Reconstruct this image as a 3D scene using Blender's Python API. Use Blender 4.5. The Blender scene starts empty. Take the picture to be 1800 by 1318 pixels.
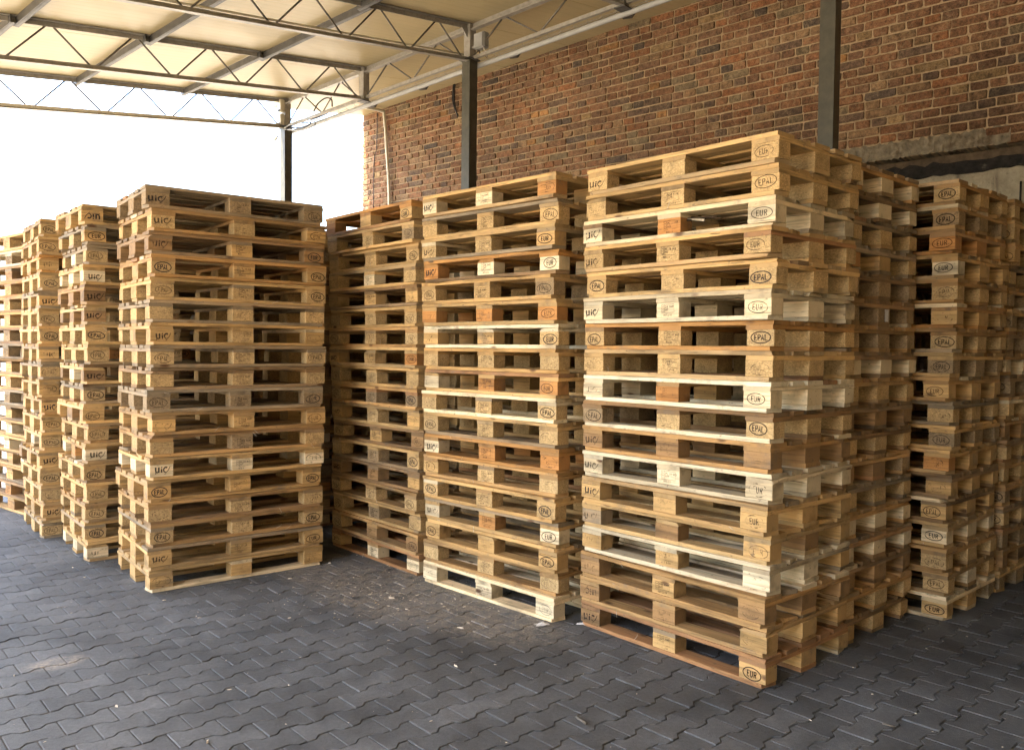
import bpy, bmesh, math, random
from mathutils import Vector, Matrix

random.seed(7)
S = bpy.context.scene
COL = S.collection
R = math.radians

# ------------------------------------------------------------------ camera
CAM_H = 1.5924
cam_d = bpy.data.cameras.new('camera')
cam = bpy.data.objects.new('camera', cam_d)
COL.objects.link(cam)
cam_d.sensor_width = 36.0
cam_d.lens = 28.876
cam_d.clip_start = 0.05
cam_d.clip_end = 2000
M = Matrix.Translation((0, 0, CAM_H)) @ Matrix.Rotation(R(90 - 1.858), 4, 'X') @ Matrix.Rotation(R(0.559), 4, 'Z')
cam.matrix_world = M
S.camera = cam

# ------------------------------------------------------------------ sky, sun, exposure
WALL_ANG = R(-42.1)            # direction in which the brick wall and the canopy run
SUN_ELEV = R(66)
SUN_AZ = R(227.9 - 15)    # math angle of the horizontal direction towards the sun
world = bpy.data.worlds.new('World')
S.world = world
world.use_nodes = True
nt = world.node_tree
nt.nodes.clear()
wo = nt.nodes.new('ShaderNodeOutputWorld')
bg = nt.nodes.new('ShaderNodeBackground')
sky = nt.nodes.new('ShaderNodeTexSky')
sky.sky_type = 'NISHITA'
sky.sun_disc = False
sky.sun_elevation = SUN_ELEV
sky.sun_rotation = R(90) - SUN_AZ
sky.air_density = 1.0
sky.dust_density = 3.5
sky.ozone_density = 1.0
bg.inputs['Strength'].default_value = 0.15
nt.links.new(sky.outputs[0], bg.inputs[0])
nt.links.new(bg.outputs[0], wo.inputs[0])

sun_d = bpy.data.lights.new('sun', 'SUN')
sun_d.energy = 3.5
sun_d.angle = R(0.5)
sun_d.color = (1.0, 0.92, 0.79)
sun = bpy.data.objects.new('sun', sun_d)
COL.objects.link(sun)
sd = Vector((math.cos(SUN_AZ) * math.cos(SUN_ELEV), math.sin(SUN_AZ) * math.cos(SUN_ELEV), math.sin(SUN_ELEV)))
sun.rotation_euler = (-sd).to_track_quat('-Z', 'Y').to_euler()
sun.location = (0, 0, 20)

S.view_settings.view_transform = 'Standard'
S.view_settings.look = 'None'
S.view_settings.gamma = 1.0
S.view_settings.use_curve_mapping = False
S.view_settings.exposure = 3.5
S.render.engine = 'CYCLES'
try:
    S.cycles.max_bounces = 5
    S.cycles.diffuse_bounces = 2
    S.cycles.glossy_bounces = 3
    S.cycles.use_adaptive_sampling = True
    S.cycles.adaptive_threshold = 0.02
    S.cycles.use_denoising = True
    S.cycles.transparent_max_bounces = 12
except Exception:
    pass

# ------------------------------------------------------------------ helpers
def link(o, parent=None):
    COL.objects.link(o)
    if parent is not None:
        o.parent = parent
    return o

def empty(name, loc=(0, 0, 0), rz=0.0, parent=None):
    o = bpy.data.objects.new(name, None)
    o.empty_display_size = 0.1
    o.location = loc
    o.rotation_euler = (0, 0, rz)
    return link(o, parent)

def tag(o, label, cat, group=None):
    o['label'] = label
    o['category'] = cat
    if group:
        o['group'] = group
    return o

def mobj(name, mesh, mat, parent=None, loc=(0, 0, 0), rot=(0, 0, 0), color=None):
    o = bpy.data.objects.new(name, mesh)
    if mat is not None and len(mesh.materials) == 0:
        mesh.materials.append(mat)
    o.location = loc
    o.rotation_euler = rot
    if color is not None:
        o.color = (*color, 1.0)
    return link(o, parent)

class MB:
    """collects faces for one mesh"""
    def __init__(self):
        self.v, self.f, self.s = [], [], []
    def add(self, verts, faces, smooth=False):
        b = len(self.v)
        self.v += [tuple(p) for p in verts]
        self.f += [tuple(b + i for i in q) for q in faces]
        self.s += [smooth] * len(faces)
    def box(self, x0, x1, y0, y1, z0, z1):
        self.add([(x0, y0, z0), (x1, y0, z0), (x1, y1, z0), (x0, y1, z0), (x0, y0, z1), (x1, y0, z1), (x1, y1, z1), (x0, y1, z1)],
                 [(0, 3, 2, 1), (4, 5, 6, 7), (0, 1, 5, 4), (1, 2, 6, 5), (2, 3, 7, 6), (3, 0, 4, 7)])
    def bar(self, a, b, wx, wz, up=(0, 0, 1)):
        """rectangular bar from a to b, width wx across and wz in the up direction"""
        a, b = Vector(a), Vector(b)
        d = (b - a).normalized()
        side = d.cross(Vector(up))
        if side.length < 1e-4:
            side = d.cross(Vector((1, 0, 0)))
        side.normalize()
        u = side.cross(d).normalized()
        vs = []
        for p in (a, b):
            for i, j in ((-1, -1), (1, -1), (1, 1), (-1, 1)):
                vs.append(p + side * (i * wx / 2) + u * (j * wz / 2))
        self.add(vs, [(3, 2, 1, 0), (4, 5, 6, 7), (0, 1, 5, 4), (1, 2, 6, 5), (2, 3, 7, 6), (3, 0, 4, 7)])
    def tube(self, pts, r, k=6):
        pts = [Vector(p) for p in pts]
        n = len(pts)
        rings = []
        for i, p in enumerate(pts):
            d = (pts[min(i + 1, n - 1)] - pts[max(i - 1, 0)]).normalized()
            ref = Vector((0, 0, 1)) if abs(d.z) < 0.9 else Vector((1, 0, 0))
            s = d.cross(ref).normalized()
            u = s.cross(d)
            rings.append([p + s * (r * math.cos(2 * math.pi * j / k)) + u * (r * math.sin(2 * math.pi * j / k)) for j in range(k)])
        vs = [q for g in rings for q in g]
        fs = []
        for i in range(n - 1):
            for j in range(k):
                fs.append((i * k + j, i * k + (j + 1) % k, (i + 1) * k + (j + 1) % k, (i + 1) * k + j))
        fs.append(tuple(reversed(range(k))))
        fs.append(tuple((n - 1) * k + j for j in range(k)))
        self.add(vs, fs, True)
    def mesh(self, name):
        m = bpy.data.meshes.new(name)
        m.from_pydata(self.v, [], self.f)
        m.polygons.foreach_set('use_smooth', self.s)
        m.update()
        return m

def jit(a):
    return random.uniform(-a, a)

# ------------------------------------------------------------------ materials
class NT:
    def __init__(self, name):
        self.m = bpy.data.materials.new(name)
        self.m.use_nodes = True
        self.t = self.m.node_tree
        self.t.nodes.clear()
        self.out = self.t.nodes.new('ShaderNodeOutputMaterial')
    def n(self, typ, **kw):
        nd = self.t.nodes.new(typ)
        for k, v in kw.items():
            if k.startswith('i_'):
                nd.inputs[k[2:].replace('_', ' ')].default_value = v
            else:
                setattr(nd, k, v)
        return nd
    def l(self, a, b):
        self.t.links.new(a, b)
    def val(self, sock, v):
        if hasattr(v, 'node'):
            self.l(v, sock)
        else:
            sock.default_value = v
    def math(self, op, a, b=None, c=None, clamp=False):
        nd = self.n('ShaderNodeMath', operation=op)
        nd.use_clamp = clamp
        self.val(nd.inputs[0], a)
        if b is not None:
            self.val(nd.inputs[1], b)
        if c is not None:
            self.val(nd.inputs[2], c)
        return nd.outputs[0]
    def vmath(self, op, a, b=None):
        nd = self.n('ShaderNodeVectorMath', operation=op)
        self.val(nd.inputs[0], a)
        if b is not None:
            self.val(nd.inputs[1], b)
        return nd
    def mix(self, f, a, b, mode='MIX'):
        nd = self.n('ShaderNodeMix', data_type='RGBA', blend_type=mode)
        self.val(nd.inputs[0], f)
        self.val(nd.inputs[6], a if hasattr(a, 'node') else (*a, 1.0))
        self.val(nd.inputs[7], b if hasattr(b, 'node') else (*b, 1.0))
        return nd.outputs[2]
    def ramp(self, f, stops, interp='LINEAR'):
        nd = self.n('ShaderNodeValToRGB')
        cr = nd.color_ramp
        cr.interpolation = interp
        while len(cr.elements) < len(stops):
            cr.elements.new(0.5)
        for e, (p, c) in zip(cr.elements, stops):
            e.position = p
            e.color = (c, c, c, 1) if isinstance(c, (int, float)) else (*c, 1)
        self.l(f, nd.inputs[0])
        return nd.outputs[0]
    def noise(self, vec, scale, detail=3, rough=0.55, dist=0.0):
        nd = self.n('ShaderNodeTexNoise')
        nd.inputs['Scale'].default_value = scale
        nd.inputs['Detail'].default_value = detail
        nd.inputs['Roughness'].default_value = rough
        nd.inputs['Distortion'].default_value = dist
        if vec is not None:
            self.l(vec, nd.inputs['Vector'])
        return nd.outputs[0]
    def mapping(self, vec, scale=(1, 1, 1), rot=(0, 0, 0), loc=(0, 0, 0)):
        nd = self.n('ShaderNodeMapping')
        nd.inputs['Scale'].default_value = scale
        nd.inputs['Rotation'].default_value = rot
        nd.inputs['Location'].default_value = loc
        self.l(vec, nd.inputs['Vector'])
        return nd.outputs[0]
    def principled(self, col, rough=0.7, metal=0.0, spec=0.4, bump=None, bstr=0.3, bdist=0.002):
        p = self.n('ShaderNodeBsdfPrincipled')
        self.val(p.inputs['Base Color'], col if hasattr(col, 'node') else (*col, 1.0))
        self.val(p.inputs['Roughness'], rough)
        self.val(p.inputs['Metallic'], metal)
        p.inputs['Specular IOR Level'].default_value = spec
        if bump is not None:
            b = self.n('ShaderNodeBump')
            b.inputs['Strength'].default_value = bstr
            b.inputs['Distance'].default_value = bdist
            self.l(bump, b.inputs['Height'])
            self.l(b.outputs[0], p.inputs['Normal'])
        self.l(p.outputs[0], self.out.inputs[0])
        return p

def wood_coords(t):
    tc = t.n('ShaderNodeTexCoord')
    oi = t.n('ShaderNodeObjectInfo')
    off = t.vmath('MULTIPLY', oi.outputs['Random'], (37.0, 53.0, 71.0)).outputs[0]
    vec = t.vmath('ADD', tc.outputs['Object'], off).outputs[0]
    return tc, oi, vec

def make_wood(name, dirt_amt):
    t = NT(name)
    tc, oi, vec = wood_coords(t)
    wob = t.noise(vec, 3.0, 2)
    wobv = t.vmath('MULTIPLY', t.n('ShaderNodeCombineXYZ').outputs[0], (0, 0, 0))
    wv = t.n('ShaderNodeCombineXYZ')
    t.l(t.math('MULTIPLY', wob, 0.05), wv.inputs[1])
    vec2 = t.vmath('ADD', vec, wv.outputs[0]).outputs[0]
    fib = t.noise(t.mapping(vec2, (2.2, 95, 95)), 1.0, 4, 0.65)
    band = t.noise(t.mapping(vec2, (0.9, 22, 22)), 1.0, 3, 0.6)
    blot = t.noise(t.mapping(vec, (2.0, 7, 7)), 1.0, 3, 0.6)
    # end grain: faces whose normal runs along the board
    nx = t.n('ShaderNodeSeparateXYZ')
    t.l(tc.outputs['Normal'], nx.inputs[0])
    end = t.math('GREATER_THAN', t.math('ABSOLUTE', nx.outputs[0]), 0.75)
    px = t.n('ShaderNodeSeparateXYZ')
    t.l(tc.outputs['Object'], px.inputs[0])
    ry = t.math('ADD', px.outputs[1], t.math('MULTIPLY', t.math('SUBTRACT', oi.outputs['Random'], 0.5), 0.09))
    rz = t.math('ADD', px.outputs[2], 0.03)
    rad = t.math('SQRT', t.math('ADD', t.math('MULTIPLY', ry, ry), t.math('MULTIPLY', rz, rz)))
    ring = t.math('SINE', t.math('MULTIPLY', t.math('ADD', rad, t.math('MULTIPLY', blot, 0.01)), 1300.0))
    base = oi.outputs['Color']
    f1 = t.ramp(fib, [(0.28, 0.50), (0.48, 0.95), (0.75, 1.18)])
    f2 = t.ramp(band, [(0.3, 0.62), (0.5, 1.0), (0.75, 1.18)])
    f3 = t.ramp(blot, [(0.28, 0.50), (0.48, 1.0), (0.8, 1.12)])
    face = t.mix(1.0, base, f1, 'MULTIPLY')
    face = t.mix(1.0, face, f2, 'MULTIPLY')
    warm = t.mix(t.math('MULTIPLY', t.ramp(band, [(0.45, 0.0), (0.75, 1.0)]), 0.35), face, (0.42, 0.22, 0.08))
    # knots
    vo = t.n('ShaderNodeTexVoronoi')
    vo.inputs['Scale'].default_value = 1.0
    t.l(t.mapping(vec2, (3.6, 7.5, 7.5)), vo.inputs['Vector'])
    kr = t.ramp(vo.outputs['Distance'], [(0.05, 1.0), (0.085, 0.75), (0.14, 0.0)])
    ke = t.math('MULTIPLY', kr, t.math('SUBTRACT', 1.0, end))
    face = t.mix(ke, warm, (0.13, 0.062, 0.024))
    ec = t.mix(1.0, base, t.ramp(ring, [(0.0, 0.72), (1.0, 0.98)]), 'MULTIPLY')
    ec = t.mix(0.18, ec, (0.25, 0.17, 0.09))
    c = t.mix(end, face, ec)
    c = t.mix(1.0, c, f3, 'MULTIPLY')
    # dirt: grey scuffs with their own shape
    d1 = t.noise(vec, 5.0, 5, 0.7)
    dm = t.ramp(d1, [(0.56, 0.0), (0.72, 1.0)])
    c = t.mix(t.math('MULTIPLY', dm, dirt_amt), c, (0.13, 0.105, 0.075))
    d2 = t.noise(t.mapping(vec, (30, 34, 60)), 1.0, 2, 0.5)
    c = t.mix(t.math('MULTIPLY', t.ramp(d2, [(0.67, 0.0), (0.74, 1.0)]), 0.55), c, (0.10, 0.07, 0.045))
    crk = t.noise(t.mapping(vec2, (1.4, 120, 120)), 1.0, 2, 0.5)
    cm = t.math('MULTIPLY', t.ramp(crk, [(0.685, 0.0), (0.72, 1.0)]), t.math('SUBTRACT', 1.0, end))
    c = t.mix(t.math('MULTIPLY', cm, 0.75), c, (0.05, 0.03, 0.017))
    h = t.math('SUBTRACT', t.math('ADD', t.math('MULTIPLY', fib, 0.7), t.math('MULTIPLY', d1, 0.4)), cm)
    t.principled(c, 0.72, 0.0, 0.25, h, 0.55, 0.0025)
    return t.m

def make_chip():
    t = NT('chipboard')
    tc, oi, vec = wood_coords(t)
    vo = t.n('ShaderNodeTexVoronoi')
    vo.inputs['Scale'].default_value = 1.0
    t.l(t.mapping(vec, (130, 170, 230)), vo.inputs['Vector'])
    sp = t.n('ShaderNodeSeparateColor')
    t.l(vo.outputs['Color'], sp.inputs[0])
    f = t.ramp(sp.outputs[0], [(0.0, 0.62), (0.16, 0.84), (0.5, 0.98), (0.85, 1.10), (1.0, 1.32)])
    c = t.mix(1.0, oi.outputs['Color'], f, 'MULTIPLY')
    n1 = t.noise(vec, 14.0, 4, 0.6)
    c = t.mix(1.0, c, t.ramp(n1, [(0.3, 0.72), (0.55, 1.0), (0.8, 1.1)]), 'MULTIPLY')
    n2 = t.noise(vec, 150.0, 2, 0.5)
    c = t.mix(t.ramp(n2, [(0.66, 0.0), (0.72, 0.8)]), c, (0.09, 0.06, 0.035))
    t.principled(c, 0.8, 0.0, 0.2, t.math('ADD', n1, sp.outputs[1]), 0.45, 0.002)
    return t.m

def make_ink():
    t = NT('burnt_mark')
    tc, oi, vec = wood_coords(t)
    n1 = t.noise(vec, 55.0, 3, 0.65)
    n2 = t.noise(vec, 18.0, 2, 0.5)
    s = t.n('ShaderNodeSeparateColor')
    t.l(oi.outputs['Color'], s.inputs[0])
    thr = s.outputs[0]                       # wear of the mark, set object by object
    a = t.math('ADD', t.math('MULTIPLY', n1, 0.55), t.math('MULTIPLY', n2, 0.6))
    k = t.math('MULTIPLY', t.math('SUBTRACT', a, thr), 9.0, clamp=True)
    p = t.n('ShaderNodeBsdfPrincipled')
    p.inputs['Base Color'].default_value = (0.026, 0.016, 0.011, 1)
    p.inputs['Roughness'].default_value = 0.85
    tr = t.n('ShaderNodeBsdfTransparent')
    mx = t.n('ShaderNodeMixShader')
    t.l(t.math('MULTIPLY', k, s.outputs[1]), mx.inputs[0])
    t.l(tr.outputs[0], mx.inputs[1])
    t.l(p.outputs[0], mx.inputs[2])
    t.l(mx.outputs[0], t.out.inputs[0])
    return t.m

def make_brick():
    t = NT('old_brick')
    geo = t.n('ShaderNodeNewGeometry')
    oi = t.n('ShaderNodeObjectInfo')
    at = t.n('ShaderNodeAttribute', attribute_name='tone')
    base = t.mix(1.0, oi.outputs['Color'], at.outputs['Color'], 'ADD')
    pos = geo.outputs['Position']
    n1 = t.noise(pos, 22.0, 5, 0.68)
    n2 = t.noise(pos, 90.0, 3, 0.6)
    n3 = t.noise(pos, 7.0, 4, 0.6)
    c = t.mix(1.0, base, t.ramp(n1, [(0.28, 0.35), (0.5, 0.98), (0.72, 1.55)]), 'MULTIPLY')
    c = t.mix(1.0, c, t.ramp(n2, [(0.3, 0.55), (0.55, 1.0), (0.8, 1.35)]), 'MULTIPLY')
    c = t.mix(t.ramp(n2, [(0.66, 0.0), (0.74, 0.7)]), c, (0.035, 0.026, 0.02))
    smear = t.math('MULTIPLY', t.ramp(n3, [(0.44, 0.0), (0.62, 1.0)]), t.ramp(t.noise(pos, 38.0, 5, 0.75), [(0.47, 0.0), (0.6, 1.0)]))
    c = t.mix(t.math('MULTIPLY', smear, 0.40), c, (0.40, 0.295, 0.17))
    # broad weathering and runs of old soot
    n4 = t.noise(t.mapping(pos, (0.9, 0.9, 0.45)), 1.0, 4, 0.6)
    c = t.mix(1.0, c, t.ramp(n4, [(0.3, 0.66), (0.5, 1.0), (0.72, 1.22)]), 'MULTIPLY')
    h = t.math('ADD', n1, t.math('MULTIPLY', n2, 0.5))
    t.principled(c, 0.85, 0.0, 0.2, h, 0.9, 0.016)
    return t.m

def make_simple(name, col, rough=0.6, metal=0.0, spec=0.4, nscale=12.0, lo=0.75, hi=1.15, bstr=0.15, bdist=0.003, stain=None, stain_r=(0.55, 0.7)):
    t = NT(name)
    geo = t.n('ShaderNodeNewGeometry')
    pos = geo.outputs['Position']
    n1 = t.noise(pos, nscale, 5, 0.62)
    c = t.mix(1.0, (*col,), t.ramp(n1, [(0.25, lo), (0.75, hi)]), 'MULTIPLY') if False else None
    rgb = t.n('ShaderNodeRGB')
    rgb.outputs[0].default_value = (*col, 1)
    c = t.mix(1.0, rgb.outputs[0], t.ramp(n1, [(0.25, lo), (0.75, hi)]), 'MULTIPLY')
    if stain is not None:
        n2 = t.noise(pos, nscale * 0.35, 5, 0.7)
        c = t.mix(t.ramp(n2, [(stain_r[0], 0.0), (stain_r[1], 0.85)]), c, stain)
    t.principled(c, rough, metal, spec, n1, bstr, bdist)
    return t.m

def make_paver():
    t = NT('paver_concrete')
    geo = t.n('ShaderNodeNewGeometry')
    pos = geo.outputs['Position']
    oi = t.n('ShaderNodeObjectInfo')
    at = t.n('ShaderNodeAttribute', attribute_name='tone')
    base = t.mix(1.0, oi.outputs['Color'], at.outputs['Color'], 'ADD')
    n1 = t.noise(pos, 260.0, 3, 0.6)
    n2 = t.noise(pos, 9.0, 5, 0.62)
    n3 = t.noise(pos, 1.3, 4, 0.6)
    c = t.mix(1.0, base, t.ramp(n1, [(0.3, 0.72), (0.5, 1.0), (0.72, 1.35)]), 'MULTIPLY')
    c = t.mix(1.0, c, t.ramp(n2, [(0.25, 0.72), (0.5, 1.0), (0.78, 1.32)]), 'MULTIPLY')
    c = t.mix(1.0, c, t.ramp(n3, [(0.3, 0.55), (0.52, 1.0), (0.75, 1.35)]), 'MULTIPLY')
    n6 = t.noise(pos, 48.0, 4, 0.7)
    c = t.mix(1.0, c, t.ramp(n6, [(0.3, 0.8), (0.5, 1.0), (0.72, 1.22)]), 'MULTIPLY')
    # trodden sawdust and sand in front of the pallets
    sand = None
    for (x, y, r, sx, sy, rot) in ((-0.80, 5.36, 0.55, 1.0, 1.9, R(-48)), (-1.12, 5.60, 0.36, 1.0, 1.8, R(-30)), (-2.26, 4.05, 0.10, 1.0, 1.7, R(40)), (-0.25, 4.95, 0.45, 1.0, 2.0, R(-46))):
        mp = t.n('ShaderNodeMapping', vector_type='TEXTURE')
        mp.inputs['Location'].default_value = (x, y, 0)
        mp.inputs['Rotation'].default_value = (0, 0, rot)
        mp.inputs['Scale'].default_value = (r * sy, r * sx, 1)
        t.l(pos, mp.inputs['Vector'])
        ln = t.vmath('LENGTH', mp.outputs[0]).outputs['Value']
        m = t.math('SUBTRACT', 1.0, ln, clamp=True)
        sand = m if sand is None else t.math('MAXIMUM', sand, m)
    n4 = t.noise(t.mapping(pos, (1, 1, 1)), 14.0, 6, 0.72, 0.6)
    n5 = t.noise(pos, 70.0, 4, 0.7)
    patchy = t.math('MULTIPLY', t.ramp(n4, [(0.36, 0.0), (0.58, 1.0)]), t.ramp(n5, [(0.38, 0.15), (0.62, 1.0)]))
    c = t.mix(t.math('MULTIPLY', t.math('MULTIPLY', sand, 2.4, clamp=True), patchy, clamp=True), c, (0.30, 0.25, 0.185))
    # fine light grit everywhere
    c = t.mix(t.ramp(t.noise(pos, 190.0, 2, 0.5), [(0.70, 0.0), (0.76, 0.5)]), c, (0.26, 0.24, 0.21))
    h = t.math('ADD', t.math('ADD', n1, n6), t.math('MULTIPLY', n2, 1.5))
    rg = t.ramp(n2, [(0.3, 0.56), (0.7, 0.78)])
    t.principled(c, rg, 0.0, 0.36, h, 0.55, 0.003)
    return t.m

def make_panel():
    t = NT('cream_roof_sheet')
    tc = t.n('ShaderNodeTexCoord')
    obj = tc.outputs['Object']
    s = t.n('ShaderNodeSeparateXYZ')
    t.l(obj, s.inputs[0])
    rib = t.math('SINE', t.math('MULTIPLY', s.outputs[0], 2 * math.pi / 0.089))
    rib = t.ramp(t.math('ADD', t.math('MULTIPLY', rib, 0.5), 0.5), [(0.0, 0.0), (0.25, 0.9), (1.0, 1.0)])
    n1 = t.noise(t.mapping(obj, (2.0, 0.5, 1)), 1.6, 5, 0.6)
    n2 = t.noise(obj, 9.0, 5, 0.7)
    rgb = t.n('ShaderNodeRGB')
    rgb.outputs[0].default_value = (0.50, 0.395, 0.205, 1)
    c = t.mix(1.0, rgb.outputs[0], t.ramp(n1, [(0.25, 0.88), (0.75, 1.04)]), 'MULTIPLY')
    c = t.mix(t.ramp(n2, [(0.66, 0.0), (0.82, 0.5)]), c, (0.22, 0.17, 0.09))
    c = t.mix(1.0, c, t.ramp(rib, [(0.0, 0.95), (0.8, 1.0)]), 'MULTIPLY')
    h = t.math('ADD', t.math('MULTIPLY', rib, 0.25), t.math('MULTIPLY', n1, 2.2))
    t.principled(c, 0.42, 0.0, 0.35, h, 0.35, 0.006)
    return t.m

def make_plaster():
    t = NT('whitewashed_plaster')
    geo = t.n('ShaderNodeNewGeometry')
    pos = geo.outputs['Position']
    n1 = t.noise(pos, 6.0, 6, 0.7)
    n2 = t.noise(pos, 40.0, 4, 0.65)
    n3 = t.noise(t.mapping(pos, (9, 9, 1.2)), 1.0, 4, 0.6)
    rgb = t.n('ShaderNodeRGB')
    rgb.outputs[0].default_value = (0.46, 0.39, 0.27, 1)
    c = t.mix(1.0, rgb.outputs[0], t.ramp(n1, [(0.25, 0.62), (0.7, 1.15)]), 'MULTIPLY')
    c = t.mix(t.ramp(n2, [(0.6, 0.0), (0.72, 0.75)]), c, (0.12, 0.09, 0.06))
    c = t.mix(t.ramp(n3, [(0.58, 0.0), (0.70, 0.8)]), c, (0.16, 0.13, 0.10))
    t.principled(c, 0.9, 0.0, 0.2, t.math('ADD', n1, n2), 0.9, 0.02)
    return t.m

WOOD = make_wood('sawn_pine', 0.6)
CHIP = make_chip()
INK = make_ink()
BRICK = make_brick()
PAVER = make_paver()
PANEL = make_panel()
PLASTER = make_plaster()
MORTAR = make_simple('lime_mortar', (0.47, 0.34, 0.20), 0.95, 0, 0.15, 30, 0.55, 1.2, 0.9, 0.012)
CONCRETE = make_simple('rough_concrete', (0.25, 0.205, 0.138), 0.9, 0, 0.2, 16, 0.42, 1.4, 1.0, 0.03, (0.11, 0.075, 0.042), (0.54, 0.66))
BARK = make_simple('dark_bark', (0.055, 0.035, 0.02), 0.95, 0, 0.15, 60, 0.5, 1.6, 0.8, 0.01)
SOFFIT = make_simple('shaded_soffit_brown', (0.135, 0.095, 0.058), 0.9, 0, 0.2, 14, 0.5, 1.4, 0.6, 0.01)  # brown with the shade under the lintel put into it
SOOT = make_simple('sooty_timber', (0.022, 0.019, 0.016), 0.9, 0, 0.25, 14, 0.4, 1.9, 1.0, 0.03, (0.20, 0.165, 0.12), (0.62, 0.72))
GALV = make_simple('galvanised_steel', (0.34, 0.31, 0.26), 0.45, 0.2, 0.5, 18, 0.7, 1.2, 0.1, 0.002)
DARKSTEEL = make_simple('dark_painted_steel', (0.085, 0.080, 0.072), 0.5, 0.25, 0.5, 14, 0.7, 1.4, 0.1, 0.002)
COLSTEEL = make_simple('grey_green_column_paint', (0.072, 0.066, 0.044), 0.48, 0.1, 0.5, 11, 0.65, 1.25, 0.12, 0.002, (0.05, 0.045, 0.036), (0.58, 0.75))
PALEPLASTIC = make_simple('pale_cream_plastic', (0.62, 0.56, 0.42), 0.5, 0, 0.4, 9, 0.85, 1.1, 0.05)
RODSTEEL = make_simple('rod_steel', (0.13, 0.112, 0.088), 0.55, 0.2, 0.4, 20, 0.7, 1.3, 0.1)
GREYPLASTIC = make_simple('grey_plastic', (0.36, 0.35, 0.32), 0.5, 0, 0.4, 9, 0.8, 1.1, 0.05)
BLACKPLASTIC = make_simple('black_cable_sheath', (0.02, 0.02, 0.02), 0.5, 0, 0.4)
SANDBED = make_simple('joint_sand', (0.075, 0.070, 0.062), 0.95, 0, 0.15, 60, 0.6, 1.5, 0.6, 0.006)
SHADEWALL = make_simple('shade_wall_ochre', (0.36, 0.27, 0.155), 0.9, 0, 0.2, 8, 0.6, 1.4, 0.5, 0.01)  # ochre of the added unseen wall, tuned for warm fill
BOUNCE = make_simple('pale_bounce_concrete', (0.42, 0.365, 0.28), 0.9, 0, 0.2, 2.0, 0.7, 1.15, 0.2)
PAPER = make_simple('pale_scrap', (0.62, 0.58, 0.52), 0.8, 0, 0.2, 40, 0.7, 1.1, 0.2)
SPLINTER = make_simple('pale_splinter', (0.60, 0.50, 0.36), 0.8, 0, 0.2, 60, 0.6, 1.2, 0.2)

# ------------------------------------------------------------------ frame of the building (local x along the wall, local y towards it)
WV = Vector((math.cos(WALL_ANG), math.sin(WALL_ANG)))
NV = Vector((-math.sin(WALL_ANG), math.cos(WALL_ANG)))
N_COL, N_WALL = 6.48, 8.20
PX, PY = 1443.8, 0.0
def W3(w, n, z):
    p = WV * w + NV * n
    return Vector((p.x, p.y, z))
def rz(w, n):
    return 5.10 + 0.14 * (n - N_COL) + 0.03 * (w + 8.4)
def project(p):
    q = M.inverted() @ Vector(p)
    if q.z > -0.05:
        return None
    k = PX / -q.z
    return 900 + q.x * k, 659 - q.y * k, -q.z

# ------------------------------------------------------------------ ground
gb = MB()
gb.box(-260, 260, -120, 400, -0.4, -0.0065)
ground = mobj('ground', gb.mesh('ground'), SANDBED)
ground['kind'] = 'structure'

# double-T pavers in running rows
ROW_ANG = R(42.1)
EV = Vector((math.cos(ROW_ANG), math.sin(ROW_ANG)))
GV = Vector((-EV.y, EV.x))
PL, PWW, PWN = 0.2040, 0.163, 0.113
PITCH = (PWW + PWN) / 2
gap = 0.0029
def paver_outline():
    hl, ww, wn = PL / 2 - gap, PWW / 2 - gap, PWN / 2 - gap
    c0, c1 = 0.039, 0.066            # half length of the waist, end of the slope
    xs = [(-hl, ww), (-c1, ww), (-c0, wn), (c0, wn), (c1, ww), (hl, ww)]
    return [(x, -y) for x, y in xs] + [(x, y) for x, y in reversed(xs)]
def paver_geo(cx, cy, rot, zj, tilt):
    pts = paver_outline()
    k = len(pts)
    vs = []
    for inset, z in ((0.0, -0.05), (0.0, -0.0020), (0.0020, 0.0)):
        for x, y in pts:
            L = math.hypot(x, y)
            s = 1 - inset * 1.3 / max(L, 0.05)
            xx, yy = x * s, y * s
            zz = z + zj + (tilt[0] * xx + tilt[1] * yy if z > -0.01 else 0)
            vs.append((xx, yy, zz))
    fs = []
    for a in range(2):
        for j in range(k):
            fs.append((a * k + j, a * k + (j + 1) % k, (a + 1) * k + (j + 1) % k, (a + 1) * k + j))
    fs.append(tuple(2 * k + j for j in range(k)))
    c, s = math.cos(rot), math.sin(rot)
    return [(cx + x * c - y * s, cy + x * s + y * c, z) for x, y, z in vs], fs
def paver_tone():
    g = random.choice((0.077, 0.082, 0.087, 0.091, 0.096)) * random.uniform(0.9, 1.12)
    g *= 1.0
    return (g * 1.0, g * 1.0, g * 0.96)

paving = empty('paving')
paving['kind'] = 'structure'
cells = []
for j in range(-30, 90):
    for i in range(-70, 90):
        r_ = (i + (0.5 if j % 2 else 0.0)) * PL + 0.0605
        g_ = j * PITCH + 0.012
        p = EV * r_ + GV * g_
        pr = project((p.x, p.y, 0))
        if pr is None:
            if p.dot(NV) < -1.55 or p.length > 3.0:
                continue
            cells.append((1e9, p, j))
            continue
        u, v, d = pr
        if p.dot(NV) > -1.55 and -500 < u < 2350 and v < 1950 and d < 13.0:
            inside = (-20 < u < 1820 and v < 1330)
            cells.append((d if inside else 1e6 + d, p, j))
cells.sort(key=lambda c: c[0])
pav_meshes = []
for q in range(6):
    b = MB()
    vs, fs = paver_geo(0, 0, 0, 0, (jit(0.006), jit(0.006)))
    b.add(vs, fs)
    pav_meshes.append(b.mesh('paver'))
pf = MB()
ptone = []
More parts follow.
